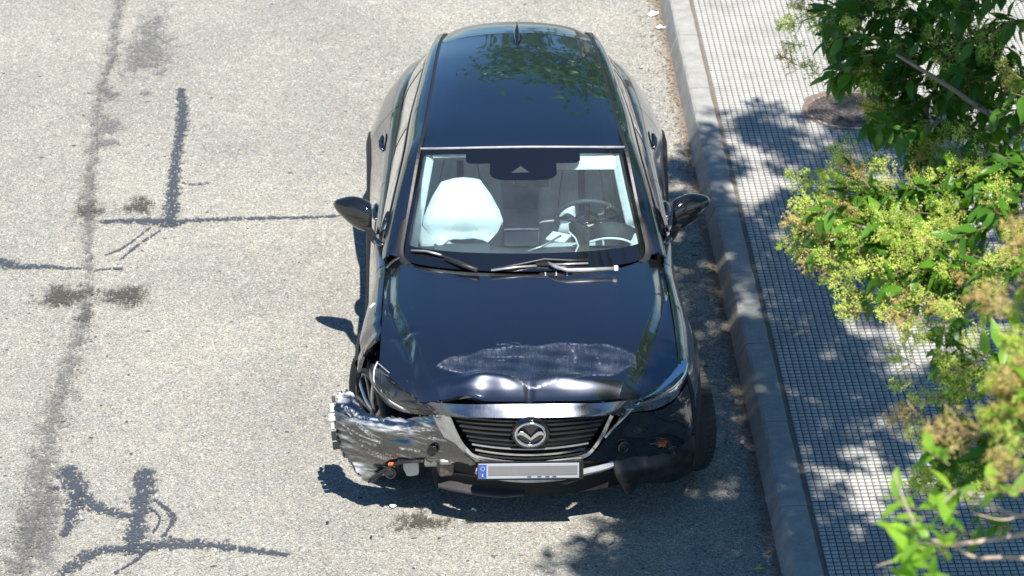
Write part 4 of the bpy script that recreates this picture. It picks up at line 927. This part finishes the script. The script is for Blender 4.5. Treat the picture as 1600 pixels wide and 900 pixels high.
# ---- dark inner body so nothing shows through
def liner(bm):
    add_box(bm, (0, .78, .58), (1.12, 1.0, .50)); add_box(bm, (0, 2.55, .28), (1.30, 3.0, .12)); add_box(bm, (0, 1.50, .30), (1.5, .5, .14)); add_box(bm, (0, 3.75, .55), (1.1, .5, .6))
bmobj('inner_structure', liner, M['void'], car)
for s in (1, -1):
    box('inner_door', (s * .755, 2.2, .60), (.03, 1.75, .62), M['seatd'], car, None, .01)
    box('sill_beam', (s * .76, 2.15, .28), (.12, 1.9, .12), M['void'], car, None, .01)
    for c in WC.values():
        rr = []
        for a in np.linspace(R(-5), R(185), 24): rr.append([(s * xx, c + (WR - .008) * math.cos(a), .335 + (WR - .008) * math.sin(a)) for xx in (.54, .86 if c > 1 or s > 0 else .62)])
        panel('wheel_liner', np.array(rr), M['void'], car, rim=0)
    box('wing_inner', (s * .70, .60, .74), (.07, .42, .16), M['void'], car, None, .01)
# ---- interior
inn = car
box('cabin_floor', (0, 2.3, .36), (1.40, 2.2, .04), M['seatd'], car, None, .0)
G = [[(-.62, 1.40, .975), (-.35, 1.27, .985), (0, 1.215, .99), (.35, 1.27, .985), (.62, 1.40, .975)], [(-.66, 1.50, .975), (-.35, 1.42, .990), (0, 1.40, .995), (.35, 1.42, .990), (.66, 1.50, .975)], [(-.68, 1.62, .93), (-.35, 1.60, .945), (0, 1.56, .95), (.35, 1.58, .95), (.68, 1.62, .93)], [(-.68, 1.66, .80), (-.35, 1.66, .80), (0, 1.62, .80), (.35, 1.66, .80), (.68, 1.66, .80)], [(-.66, 1.62, .5), (-.35, 1.62, .5), (0, 1.60, .5), (.35, 1.62, .5), (.66, 1.62, .5)]]
ds = panel('dashboard', dense(G, 6, 8), M['dash'], car, rim=0)
for k in range(30): box('demister_slot', (-.23 + k * .016, 1.262 + .25 * (-.23 + k * .016) ** 2, .9935), (.010, .012, .004), M['hole'], ds, None, 0)
def seat(x):
    st = empty('front_seat', (x, 2.05, .40)); st.parent = car
    secs = []
    for z, y, hw, d in ((.22, .16, .22, .07), (.30, .19, .235, .075), (.45, .24, .24, .07), (.60, .29, .225, .06), (.72, .335, .20, .05), (.78, .355, .15, .035)):
        ring = []
        for k in range(20):
            a = 2 * math.pi * k / 20; c, q = math.cos(a), math.sin(a); cx_ = math.copysign(abs(c) ** .5, c); qq = math.copysign(abs(q) ** .6, q)
            ring.append((hw * cx_, y + d * qq - (.025 * abs(cx_) ** 4), z))
        secs.append(ring)
    loft_solid('backrest', secs, M['seat'], st)
    box('cushion', (0, .0, .12), (.46, .46, .14), M['seat'], st, Matrix.Rotation(R(8), 3, 'X'), .05, 4, True)
    box('headrest', (0, .385, .86), (.25, .09, .17), M['seat'], st, Matrix.Rotation(R(-12), 3, 'X'), .035, 4, True)
    pth = [(0, .078 + .05, .30), (0, .165, .45), (0, .223, .60), (0, .280, .72)]
    ribbon('centre_stripe', cr(pth, 5), .036, .010, M['seatd'], st, (0, -1, .35))
    for q in (-1, 1): tube('seam_piping', cr([(q * .125, .112, .30), (q * .13, .158, .45), (q * .115, .218, .60), (q * .09, .28, .72)], 4), .0028, M['dash'], st, 5)
    return st
seat(-.335); seat(.335)
box('rear_bench', (0, 2.95, .78), (1.10, .16, .60), M['seat'], car, Matrix.Rotation(R(-14), 3, 'X'), .05, 3, True)
box('rear_bench_cushion', (0, 2.72, .52), (1.10, .46, .14), M['seat'], car, None, .05, 3, True)
box('centre_console', (0, 1.95, .55), (.20, .75, .22), M['dash'], car, None, .02)
scn = box('infotainment_screen', (-.012, 1.50, 1.045), (.185, .014, .095), M['screen'], car, Matrix.Rotation(R(-14), 3, 'X'), .006)
ribbon('screen_trim', [(-.105, 1.497, 1.094), (-.012, 1.497, 1.096), (.081, 1.497, 1.094)], .005, .012, M['satin'], car, (0, -1, .2))
# passenger airbag: inflated pillow with folded lower corners
def bag():
    OUT = [(228, 634), (195, 592), (140, 515), (146, 460), (190, 355), (250, 250), (320, 230), (380, 226), (445, 230), (480, 240), (545, 335), (590, 420), (612, 490), (580, 555), (520, 618), (488, 604), (440, 594), (380, 595), (320, 598), (290, 606), (258, 632)]
    up = np.array((0, .662, .750)); nn = np.array((0, -.750, .662)); o0 = np.array((-.327, 1.50, .994))
    def pt(a, b): return o0 + np.array(((a / 3.847 - 97) / 285, 0, 0)) + up * ((385 - 219 - b / 3.847) * .00356)
    n = len(OUT); O = np.array([OUT[i] for i in range(n)], float); E = []
    for i in range(n):
        for k in range(4): E.append(O[i] * (1 - k / 4) + O[(i + 1) % n] * k / 4)
    E = np.array(E); c = np.array((375., 450.)); V = []; m = len(E); R_ = 14
    for side in (1, -1):
        for q in range(R_ + 1):
            t = 1 - q / R_
            for i in range(m):
                d = E[i] - c; a = math.atan2(d[1], d[0]); p = c + d * t; flap = 1 / (1 + math.exp(-(p[1] - 545) / 18))
                h = .085 * (1 - t ** 2.4) ** .62 * (1 - .75 * flap) + .004
                h += .006 * math.sin(a * 7) * t * t + .003 * math.exp(-((p[0] - 215 - (p[1] - 500) * .30) / 22) ** 2) * flap * t + .003 * math.exp(-((p[0] - 530 + (p[1] - 500) * .30) / 22) ** 2) * flap * t - .006 * math.exp(-((p[1] - 560) / 10) ** 2) * (abs(p[0] - 375) < 120)
                V.append(pt(*p) + nn * h * side)
    F = []
    for sd_ in (0, 1):
        o = sd_ * (R_ + 1) * m
        for q in range(R_):
            for i in range(m):
                j = (i + 1) % m; f = (o + q * m + i, o + q * m + j, o + (q + 1) * m + j, o + (q + 1) * m + i); F.append(f if sd_ else f[::-1])
    return mesh('passenger_airbag', V, F, True)
link('passenger_airbag', bag(), M['bag'], car)['label'] = 'inflated white passenger airbag'
box('airbag_flap', (-.33, 1.475, .992), (.30, .08, .012), M['dash'], car, Matrix.Rotation(R(10), 3, 'X'), .004)
# steering wheel
sw = empty('steering_wheel', (.345, 1.735, 1.045)); sw.parent = car; sw.rotation_euler = (R(-58), 0, 0)
tr = [(.165 * math.cos(a), .165 * math.sin(a), 0) for a in np.linspace(0, 2 * math.pi, 41)]
tube('wheel_rim', tr, .014, M['dash'], sw, 10)
for a in (R(0), R(180), R(270)): tube('wheel_spoke', [(.05 * math.cos(a), .05 * math.sin(a), -.02), (.16 * math.cos(a), .16 * math.sin(a), 0)], .014, M['dash'], sw, 8, .5)
bmobj('wheel_boss', lambda bm: bmesh.ops.create_uvsphere(bm, u_segments=20, v_segments=10, radius=.065, matrix=Matrix.Diagonal((1, .85, .45, 1))), M['dash'], sw, True)
tube('wheel_badge', [(-.02, .0, -.036), (0, -.01, -.038), (.02, .0, -.036)], .005, M['chrome'], sw, 6)
def rag(bm):
    bmesh.ops.create_uvsphere(bm, u_segments=28, v_segments=18, radius=.10, matrix=Matrix.Translation((.222, 1.775, 1.012)) @ Matrix.Rotation(R(14), 4, 'Y') @ Matrix.Diagonal((.50, .50, .98, 1)))
    for v in bm.verts: v.co += Vector((math.sin(v.co.z * 45 + v.co.y * 40) + 2.6 * math.cos((v.co.z - 1.0) * 15), math.sin(v.co.x * 70), math.sin(v.co.x * 50 + v.co.y * 60))) * .008
o = bmobj('driver_airbag', rag, M['bag'], car, True); o['label'] = 'deflated white driver airbag'
bmobj('airbag_tail', lambda bm: [add_box(bm, (.19, 1.66, .965), (.11, .10, .012), Matrix.Rotation(R(-25), 3, 'Z'))], M['bag'], car, False, .004)
# instrument hood and rim, shaped as a dark reflection on the windscreen; broken display screen
hd = [(.255, 1.50, 1.035), (.33, 1.49, 1.06), (.42, 1.48, 1.09), (.52, 1.48, 1.085), (.60, 1.49, 1.045), (.65, 1.50, .995)]
ribbon('instrument_hood_reflection', cr(hd, 6), [.035 + .055 * math.sin(math.pi * i / 30) for i in range(31)], .012, M['hole'], car, (0, -.8, .6))
ribbon('hood_trim_reflection', [(p[0], p[1] - .035, p[2] - .030) for p in cr(hd[:5], 6)], .012, .008, M['white'], car, (0, -.7, .7))
prism('display_flap', [(.235, 1.44, 1.15), (.26, 1.44, 1.172), (.31, 1.43, 1.165), (.350, 1.43, 1.13), (.345, 1.39, 1.05), (.350, 1.36, 1.0), (.31, 1.35, .985), (.262, 1.355, 1.005), (.290, 1.39, 1.05), (.275, 1.41, 1.085), (.240, 1.43, 1.11)][::-1], .008, M['hole'], car, .002)
tube('flap_edge', [(.30, 1.342, .985), (.260, 1.350, 1.005), (.286, 1.382, 1.05), (.270, 1.404, 1.085), (.236, 1.428, 1.11)], .005, M['white'], car, 6)
tube('steering_stalk', [(.20, 1.53, 1.04), (.10, 1.46, 1.012), (.02, 1.42, 1.0)], .006, M['satin'], car, 6)
# visor, rear-view mirror, pillar trims, headlining
box('sun_visor', (.335, 1.785, 1.348), (.325, .012, .072), M['bag'], car, Matrix.Rotation(R(-27), 3, 'X'), .012, 3)
box('rear_view_mirror', (.04, 1.68, 1.285), (.19, .03, .055), M['gloss'], car, Matrix.Rotation(R(8), 3, 'X'), .012, 3)
box('sensor_housing', (0, 1.69, 1.345), (.15, .12, .03), M['black'], car, Matrix.Rotation(R(30), 3, 'X'), .01)
for s in (1, -1):
    pth = [(s * .592, 1.405, 1.00), (s * .567, 1.55, 1.09), (s * .535, 1.70, 1.20), (s * .505, 1.825, 1.32), (s * .495, 1.86, 1.36)]
    ribbon('pillar_trim', cr(pth, 5), .045, .012, M['trim'], car, (-s * .5, -.6, .6))
G = [[(-.50, 1.90, 1.375), (0, 1.855, 1.40), (.50, 1.90, 1.375)], [(-.46, 2.6, 1.40), (0, 2.6, 1.44), (.46, 2.6, 1.40)], [(-.40, 3.35, 1.36), (0, 3.35, 1.395), (.40, 3.35, 1.36)]]
panel('headlining', dense(G, 6, 6), M['trim'], car, rim=0)
ribbon('header_trim', [(-.48, 1.845, 1.372), (-.25, 1.81, 1.392), (0, 1.80, 1.398), (.25, 1.81, 1.392), (.48, 1.845, 1.372)], .03, .010, M['trim'], car, (0, -.6, .7))
# loose white splinter on the left wing
box('paint_chip', (-.80, .93, .935), (.012, .05, .005), M['white'], car, Matrix.Rotation(R(-25), 3, 'Z'), .001)
tube('bonnet_gap_seal', cr([(-.735, 1.30, .966), (-.70, 1.34, .985), (-.655, 1.37, 1.0)], 4), .010, M['black'], car, 8, .6)
# ================================================================== trees
def leaf_geo(full=True):
    if full: rows = ((0, .03), (.18, .55), (.45, 1), (.75, .68), (1, .02)); cols = (-1, 0, 1)
    else: rows = ((0, .05), (.45, 1), (1, .03)); cols = (-1, 1)
    V = [(t, q * w * .19, .05 * abs(q) * w - .30 * t * t) for t, w in rows for q in cols]
    return np.array(V), grid_faces(len(rows), len(cols))
LF, LFF = leaf_geo(True); LS, LSF = leaf_geo(False)
leaf_me = [fast_mesh('leaf', LF * (s, s * k, s), LFF, True) for s, k in ((.098, 1.0), (.084, 1.15), (.110, .9))]
new_me = [fast_mesh('leaf', LF * (s, s * 1.1, s), LFF, True) for s in (.085, .07)]
for m_ in leaf_me: m_.materials.append(M['leaf'])
for m_ in new_me: m_.materials.append(M['newleaf'])
def panicle_me(seed):
    r = np.random.default_rng(seed); V = []; F = []
    def stick(a, b, rad):
        a = np.array(a); b = np.array(b); d = b - a; d = d / (np.linalg.norm(d) + 1e-9); u = np.cross(d, (.3, .5, .8)); u /= np.linalg.norm(u) + 1e-9; v = np.cross(d, u); o = len(V)
        for p in (a, b):
            for k in range(3): V.append(p + rad * (math.cos(2.09 * k) * u + math.sin(2.09 * k) * v))
        for k in range(3): F.append((o + k, o + (k + 1) % 3, o + 3 + (k + 1) % 3, o + 3 + k))
    stick((0, 0, 0), (.13, 0, .01), .0016); ns = len(F); nb = len(V)
    tips = []
    for i in range(26):
        t = r.uniform(.12, 1); p = np.array((.14 * t, 0, .01 * t)); a = r.uniform(0, 6.28); L = .060 * (1.15 - t) + .014
        q = p + L * np.array((.55, math.cos(a) * .85, math.sin(a) * .85)); stick(p, q, .0008); tips.append((p, q))
    ns = len(F)
    for p, q in tips:
        for k in range(10):
            c = p + (q - p) * r.uniform(.3, 1.1) + r.normal(0, .0045, 3); s = r.uniform(.0022, .0040); d = r.normal(0, 1, 3); d /= np.linalg.norm(d); u = np.cross(d, r.normal(0, 1, 3)); u /= np.linalg.norm(u); v = np.cross(d, u); o = len(V)
            for w_ in (c + d * s * 1.5, c + u * s, c - u * s * .5 + v * s * .8, c - u * s * .5 - v * s * .8, ): V.append(w_)
            F += [(o, o + 1, o + 2, o + 2), (o, o + 2, o + 3, o + 3), (o, o + 3, o + 1, o + 1)]
    F = [tuple(dict.fromkeys(f)) for f in F]
    me = mesh('flower_panicle', V, F); me.materials.append(M['twig']); me.materials.append(M['bud'] if seed != 3 else M['budb'])
    me.polygons.foreach_set('material_index', [0] * ns + [1] * (len(F) - ns)); return me
PAN = [panicle_me(s) for s in range(6)]
def orient(d, roll):
    d = Vector(d).normalized(); z = Vector((0, 0, 1)); y = z.cross(d)
    if y.length < 1e-3: y = Vector((0, 1, 0))
    y.normalize(); z = d.cross(y); m = Matrix((d, y, z)).transposed(); return m @ Matrix.Rotation(roll, 3, 'X')
CLUMPS = [(1.32,12.55,4.01,.11,5,1),(1.49,12.51,3.92,.15,8,3),(1.69,12.53,3.97,.15,8,4),(1.86,12.32,4.0,.15,8,5),(1.30,12.56,3.90,.06,3,0),(1.50,12.31,3.82,.10,5,2),(1.54,12.38,3.68,.12,5,4),(1.73,12.34,3.81,.15,7,4),(1.87,11.93,3.9,.12,6,4),(1.22,13.01,3.82,.06,0,3),(1.21,12.9,3.62,.04,0,2),(1.63,12.04,3.67,.09,4,1),(1.77,11.84,3.71,.12,5,4),(1.86,11.6,3.68,.12,5,4),
 (1.2,11.75,3.54,.08,1,7),(1.17,11.71,3.45,.07,1,4),(1.32,11.75,3.54,.08,3,6),(1.44,11.75,3.54,.1,4,7),(1.34,11.68,3.39,.11,4,8),(1.48,11.5,3.47,.11,5,8),(1.6,11.56,3.6,.12,5,8),(1.48,11.25,3.42,.1,3,9),(1.65,11.28,3.48,.12,4,7),(1.75,11.25,3.65,.12,4,7),(1.68,11.78,3.6,.1,4,4),(1.43,12.71,3.21,.05,0,2),
 (1.55,10.62,3.51,.08,2,5),(1.5,10.49,3.25,.08,1,5),(1.57,10.42,3.11,.08,2,6),(1.68,10.58,3.43,.11,4,6),(1.66,10.48,3.23,.11,4,5),(1.6,11.44,2.92,.05,0,2),
 (1.23,7.85,5.13,.1,3,8),(1.25,7.61,5.09,.09,3,7),(1.17,7.58,5.04,.06,1,6),(1.22,7.35,5.02,.08,2,4),(1.11,7.54,4.95,.06,1,4),(1.04,7.64,4.92,.02,0,1),(1.27,7.71,5.29,.08,3,4),(.91,7.08,4.92,.06,3,0),(.97,7.1,4.96,.06,3,0),(.88,7.04,4.85,.05,2,0),(1.16,6.96,5.14,.07,3,1)]
TRUNK = Vector((4.6, 12.6, .13))
tree = empty('privet_tree', tuple(TRUNK), 0, 'flowering glossy leaved tree on the pavement overhanging the kerb from the right', 'tree')
inv = Matrix.Translation(-TRUNK)
leaves = []; stems = []; pans = []
def sprig(c, out, n, new=False, short=1.0):
    """twig through c heading 'out' with opposite leaves"""
    L = random.uniform(.10, .17) * short; d = Vector(out).normalized(); a = Vector(c) - d * L * .5
    stems.append((a, a + d * L, .0022))
    for k in range(n):
        t = (k + .6) / n; p = a + d * L * t; th = k * 2.4 + random.uniform(-.4, .4); s = d.cross(Vector((.2, .3, 1))).normalized(); u = s.cross(d)
        o = (s * math.cos(th) + u * math.sin(th)) * 1.0 + d * .55 + Vector((0, 0, -.45 if not new else .25))
        leaves.append((p, orient(o, random.uniform(-.7, .7)), random.uniform(.75, 1.2), new))
for ci, (x, y, z, r, ns, npn) in enumerate(CLUMPS):
    if y < 7.3: x += .045
    if 7.3 < y < 9: x += .135
    elif y < 11.45 and z > 3.15: x += .02
    near = y < 9; bottom = near and npn <= 1 and ns >= 2
    for k in range(int(ns * (2.6 if not near else 1.6) + .5)):
        c = Vector((x, y, z)) + Vector((random.gauss(0, r * .55), random.gauss(0, .12 if near else .18), random.gauss(0, r * .55)))
        sprig(c, (-1 + random.uniform(-.4, .5), random.uniform(-.6, .6), random.uniform(-.5, .5)), random.randint(7, 11) if not near else 5, near or random.random() < .12, .6 if near else 1.0)
    for k in range(int(npn * (1.5 if not near else 1.1) + .5)):
        c = Vector((x, y, z)) + Vector((random.gauss(-.02, r * .6), random.gauss(-.03, .08 if near else .15), random.gauss(.01, r * .6)))
        pans.append((near, c, orient((-.8 + random.uniform(-.5, .6), random.uniform(-.9, .4), random.uniform(-.3, .9)), random.uniform(0, 6)), random.uniform(.75, 1.15)))
c26, s26 = math.cos(R(26.6)), math.sin(R(26.6))
def project(p):
    dz = p[2] - 9.1; d = p[1] * c26 - dz * s26; up = p[1] * s26 + dz * c26
    return 800 + 5431.7 * p[0] / d, 450 - 5431.7 * up / d, d
# crown above the frame: it throws the dappled shade on road, kerb and pavement
def shade_ok(gx, gy):
    lim = 1.30 if gy > 20.0 else .98 if gy > 19.0 else .90 if gy > 16.2 else max(.35, .90 - (16.2 - gy) * .42)
    return gx > lim
n_c = 0; tries = 0
while n_c < 2400 and tries < 120000:
    tries += 1
    gy_ = random.uniform(14.35, 20.6) if random.random() < .88 else random.uniform(11.5, 12.8); gx = random.uniform(.3, 5.2); z = random.uniform(4.6, 8.4)
    if not shade_ok(gx, gy_): continue
    if gx > 1.2 and math.sin(gx * 3.1 + gy_ * 1.3) * math.sin(gy_ * 2.3 - gx * 1.7) > .12: continue          # gaps in the crown
    if gx > 1.2 and gy_ > 19.4 and random.random() < (gy_ - 19.2) * .55: continue
    p = Vector((gx + .155 * z, gy_ - .63 * z, z)); u, v, d = project(p)
    if d < 1 or (u < 1760 and v > -70): continue
    n_c += 1
    for k in range(2):
        c = p + Vector((random.gauss(0, .16), random.gauss(0, .16), random.gauss(0, .12)))
        uu, vv, dd = project(c)
        if uu < 1720 and vv > -50: continue
        sprig(c, (random.uniform(-1, 1), random.uniform(-1, 1), random.uniform(-.3, .6)), 9)
# rank leaves: the 300 that show largest become objects
rank = []
for i, (p, m, s, nw) in enumerate(leaves):
    u, v, d = project(p); rank.append((-(s / d) if (-10 < u < 1620 and -15 < v < 915) else 1e3 + i, i))
rank.sort(); big = set(i for k, i in rank[:300] if k < 1e3)
crown = empty('crown'); crown.parent = tree
mass = {False: ([], []), True: ([], [])}
for i, (p, m, s, nw) in enumerate(leaves):
    if i in big:
        o = bpy.data.objects.new('leaf', random.choice(new_me if nw else leaf_me)); COL.objects.link(o); o.parent = crown
        o.matrix_local = inv @ Matrix.Translation(p) @ (m * s).to_4x4()
    else:
        u, v, d = project(p); inview = -30 < u < 1650 and -40 < v < 930
        mass[nw][1 if not inview else 0].append((p, m, s))
for nw, (fine, coarse) in mass.items():
    V = []; F = []; o3 = 0
    for lst, G, GF, sc in ((fine, LF, LFF, .095), (coarse, LS, LSF, .140)):
        for p, m, s in lst:
            V.append(G * sc * s @ np.array(m).T + np.array(p - TRUNK)); F.append(GF + o3); o3 += len(G)
    if V:
        o = link('leaf_mass', fast_mesh('leaf_mass', np.vstack(V), np.vstack(F), True), M['newleaf' if nw else 'leaf'], crown); tag(o, kind='stuff')
random.shuffle(pans)
for i, (nr, p, m, s) in enumerate(pans):
    o = bpy.data.objects.new('flower_panicle', PAN[3 if nr and i % 5 < 2 else i % 6]); COL.objects.link(o); o.parent = crown; o.matrix_local = inv @ Matrix.Translation(p) @ (m * s).to_4x4()
V = []; F = []
for a, b, r in stems:
    v, f = tube_data([a - TRUNK, b - TRUNK], [r, r * .5], 3, False); o = len(V); V += v; F += [tuple(i + o for i in q) for q in f]
o = link('twigs', mesh('twigs', V, F), M['twig'], crown); tag(o, kind='stuff')
# trunk and limbs
def tb(name, pts, rad, mat='bark', n=10):
    L = cr([Vector(p) - TRUNK for p in pts], 6); rr = np.interp(np.linspace(0, 1, len(L)), np.linspace(0, 1, len(rad)), rad); rr = rr * (1 + .05 * np.sin(np.arange(len(L)) * 1.7)); return tube(name, L, rr, M[mat], tree, n)
tb('trunk', [TRUNK, (4.65, 12.55, 1.2), (4.5, 12.6, 2.4), (4.55, 12.4, 3.4)], [.17, .13, .12, .11], n=14)
limbs = [[(4.55, 12.4, 3.3), (3.6, 12.2, 4.0), (2.6, 12.0, 4.2), (2.02, 11.9, 3.83), (1.82, 11.91, 3.85), (1.63, 11.98, 3.95), (1.44, 12.04, 4.05)],
 [(4.5, 12.4, 3.2), (3.4, 11.8, 3.6), (2.4, 11.5, 3.55), (1.98, 11.47, 3.41), (1.74, 11.5, 3.47), (1.51, 11.53, 3.52), (1.27, 11.6, 3.55)],
 [(4.5, 12.4, 3.0), (3.2, 11.2, 3.4), (2.2, 10.7, 3.5), (1.75, 10.55, 3.4), (1.55, 10.5, 3.2)],
 [(4.55, 12.4, 3.4), (3.6, 10.4, 4.6), (2.4, 8.4, 5.1), (1.6, 7.7, 5.2), (1.3, 7.6, 5.1)],
 [(4.5, 12.4, 3.4), (4.3, 11.9, 5.0), (3.6, 11.6, 6.2), (2.4, 12.2, 6.9)], [(4.5, 12.4, 3.4), (5.0, 13.2, 5.0), (4.2, 14.5, 6.0), (2.8, 15.0, 6.4)], [(4.5, 12.4, 3.4), (4.8, 11.2, 5.0), (4.4, 9.6, 6.2), (3.0, 9.0, 6.6)]]
for L in limbs: tb('branch', L, [.075, .05, .03, .016, .010, .006][:max(3, min(6, len(L)))])
for L, r in (([(1.9, 8.1, 5.1), (1.4, 7.2, 4.97), (1.27, 7.08, 4.93), (1.15, 7.07, 4.9), (1.04, 7.06, 4.89), (.97, 7.07, 4.91), (.93, 7.1, 4.97), (.9, 7.14, 5.04)], [.012, .009, .006, .005, .003, .002]), ([(1.6, 7.4, 5.0), (1.27, 7.1, 4.96), (1.15, 7.1, 4.96), (1.06, 7.12, 5.0), (1.01, 7.1, 4.97)], [.005, .0035, .002]),
             ([(1.6, 7.3, 4.8), (1.27, 7.05, 4.86), (1.18, 7.05, 4.86), (1.09, 7.05, 4.86), (1.04, 7.06, 4.89)], [.006, .005, .003]), ([(1.5, 7.5, 4.8), (1.33, 7.46, 4.78), (1.23, 7.43, 4.74), (1.14, 7.44, 4.75)], [.004, .003, .0015]),
             ([(.97, 7.07, 4.91), (.94, 7.05, 4.87), (.86, 7.04, 4.84)], [.003, .0025, .0015]), ([(2.1, 11.55, 3.6), (1.98, 11.57, 3.62), (1.86, 11.58, 3.63), (1.8, 11.61, 3.71)], [.012, .010, .007])):
    tb('bare_twig', L, r, 'dead', 7)

# trees further off: seen mirrored in the roof, flanks and glass of the car
def far_crown(seed, n=2600, rad=2.6, h=2.6):
    r = np.random.default_rng(seed); V = []; F = []
    cl = r.normal(0, 1, (60, 3)); cl /= np.linalg.norm(cl, axis=1)[:, None]; cl *= r.uniform(.45, 1.0, (60, 1)); cl *= (rad, rad, h * .75)
    G = LS * .30
    for k in range(n):
        c = cl[r.integers(60)] + r.normal(0, .34, 3); m = np.array(orient(tuple(r.normal(0, 1, 3) + (0, 0, -.5)), r.uniform(0, 6)))
        V.append(G @ m.T + c); F.append(LSF + k * len(LS))
    me = fast_mesh('crown', np.vstack(V), np.vstack(F), True); me.materials.append(M['leaf']); return me
FC = [far_crown(11), far_crown(12), far_crown(13)]
trunk_me = None
def far_tree(x, y, s, k, label, zc=4.6):
    t = empty('street_tree', (x, y, 0), random.uniform(0, 6), label, 'tree', 'street trees around the scene'); t.scale = (s, s, s)
    c = bpy.data.objects.new('crown', FC[k % 3]); COL.objects.link(c); c.parent = t; c.location = (0, 0, zc)
    tube('trunk', [(0, 0, -.02), (.05, 0, 1.2), (0, .05, 2.6), (.1, 0, 4.2)], [.16, .13, .11, .07], M['bark'], t, 10)
FT = [(1.9, 31.5, 1.2, 'leafy tree straight behind the tail of the car'), (5.5, 33.0, 1.3, 'second leafy tree behind the car, nearer the kerb'), (9.5, 32, 1.4, 'third tree behind the car, on the far pavement'), (13, 27, 1.4, 'tall tree at the far right corner of the pavement'),
 (8.2, 20.5, 1.05, 'leafy tree on the pavement level with the car tail'), (9.0, 15, 1.1, 'leafy tree on the pavement level with the car bonnet'), (-8.5, 36, .95, 'small tree behind and to the left of the car'), (-12.5, 31, 1.1, 'tree across the road left of the small tree'), (-15, 25, 1.3, 'tall tree across the road level with the car tail'),  # small tree is added out of view to fill the left bonnet crease's reflection
 (-14, 18, 1.3, 'tree across the road level with the car windscreen'), (-15, 11, 1.3, 'tree across the road nearest the viewer')]
for i, (x, y, s, lb) in enumerate(FT): far_tree(x, y, s, i, lb)

# the nose leans back below the bonnet edge: slide the low front pieces back along their height
bpy.context.view_layer.update()
ci_ = car.matrix_world.inverted(); seen_me = set()
for o in car.children_recursive:
    if o.type != 'MESH' or o.data.name in seen_me: continue
    me = o.data; n = len(me.vertices); co = np.empty(n * 3, np.float32); me.vertices.foreach_get('co', co); co = co.reshape(-1, 3)
    T4 = np.array(ci_ @ o.matrix_world); p = co @ T4[:3, :3].T + T4[:3, 3]
    if p[:, 1].min() > .42: continue
    q = o.parent
    while q and q != car and not q.name.startswith('wheel'): q = q.parent
    if q and q.name.startswith('wheel'): continue
    seen_me.add(me.name); x, y, z = p[:, 0], p[:, 1], p[:, 2]
    if o.name.startswith('bonnet'): dl = .036 * (1 - sst(.04, .21, y)) * (1 - sst(.45, .70, np.abs(x)))
    else: dl = (.036 + .125 * np.clip((.785 - z) / .33, 0, 1.15)) * (1 - sst(.10, .42, y))
    p[:, 1] += dl; p[:, 2] -= .566 * dl; p[:, 0] += (x + .09) / 15.2 * dl
    T5 = np.linalg.inv(T4); co = (p @ T5[:3, :3].T + T5[:3, 3]).astype(np.float32); me.vertices.foreach_set('co', co.ravel()); me.update()
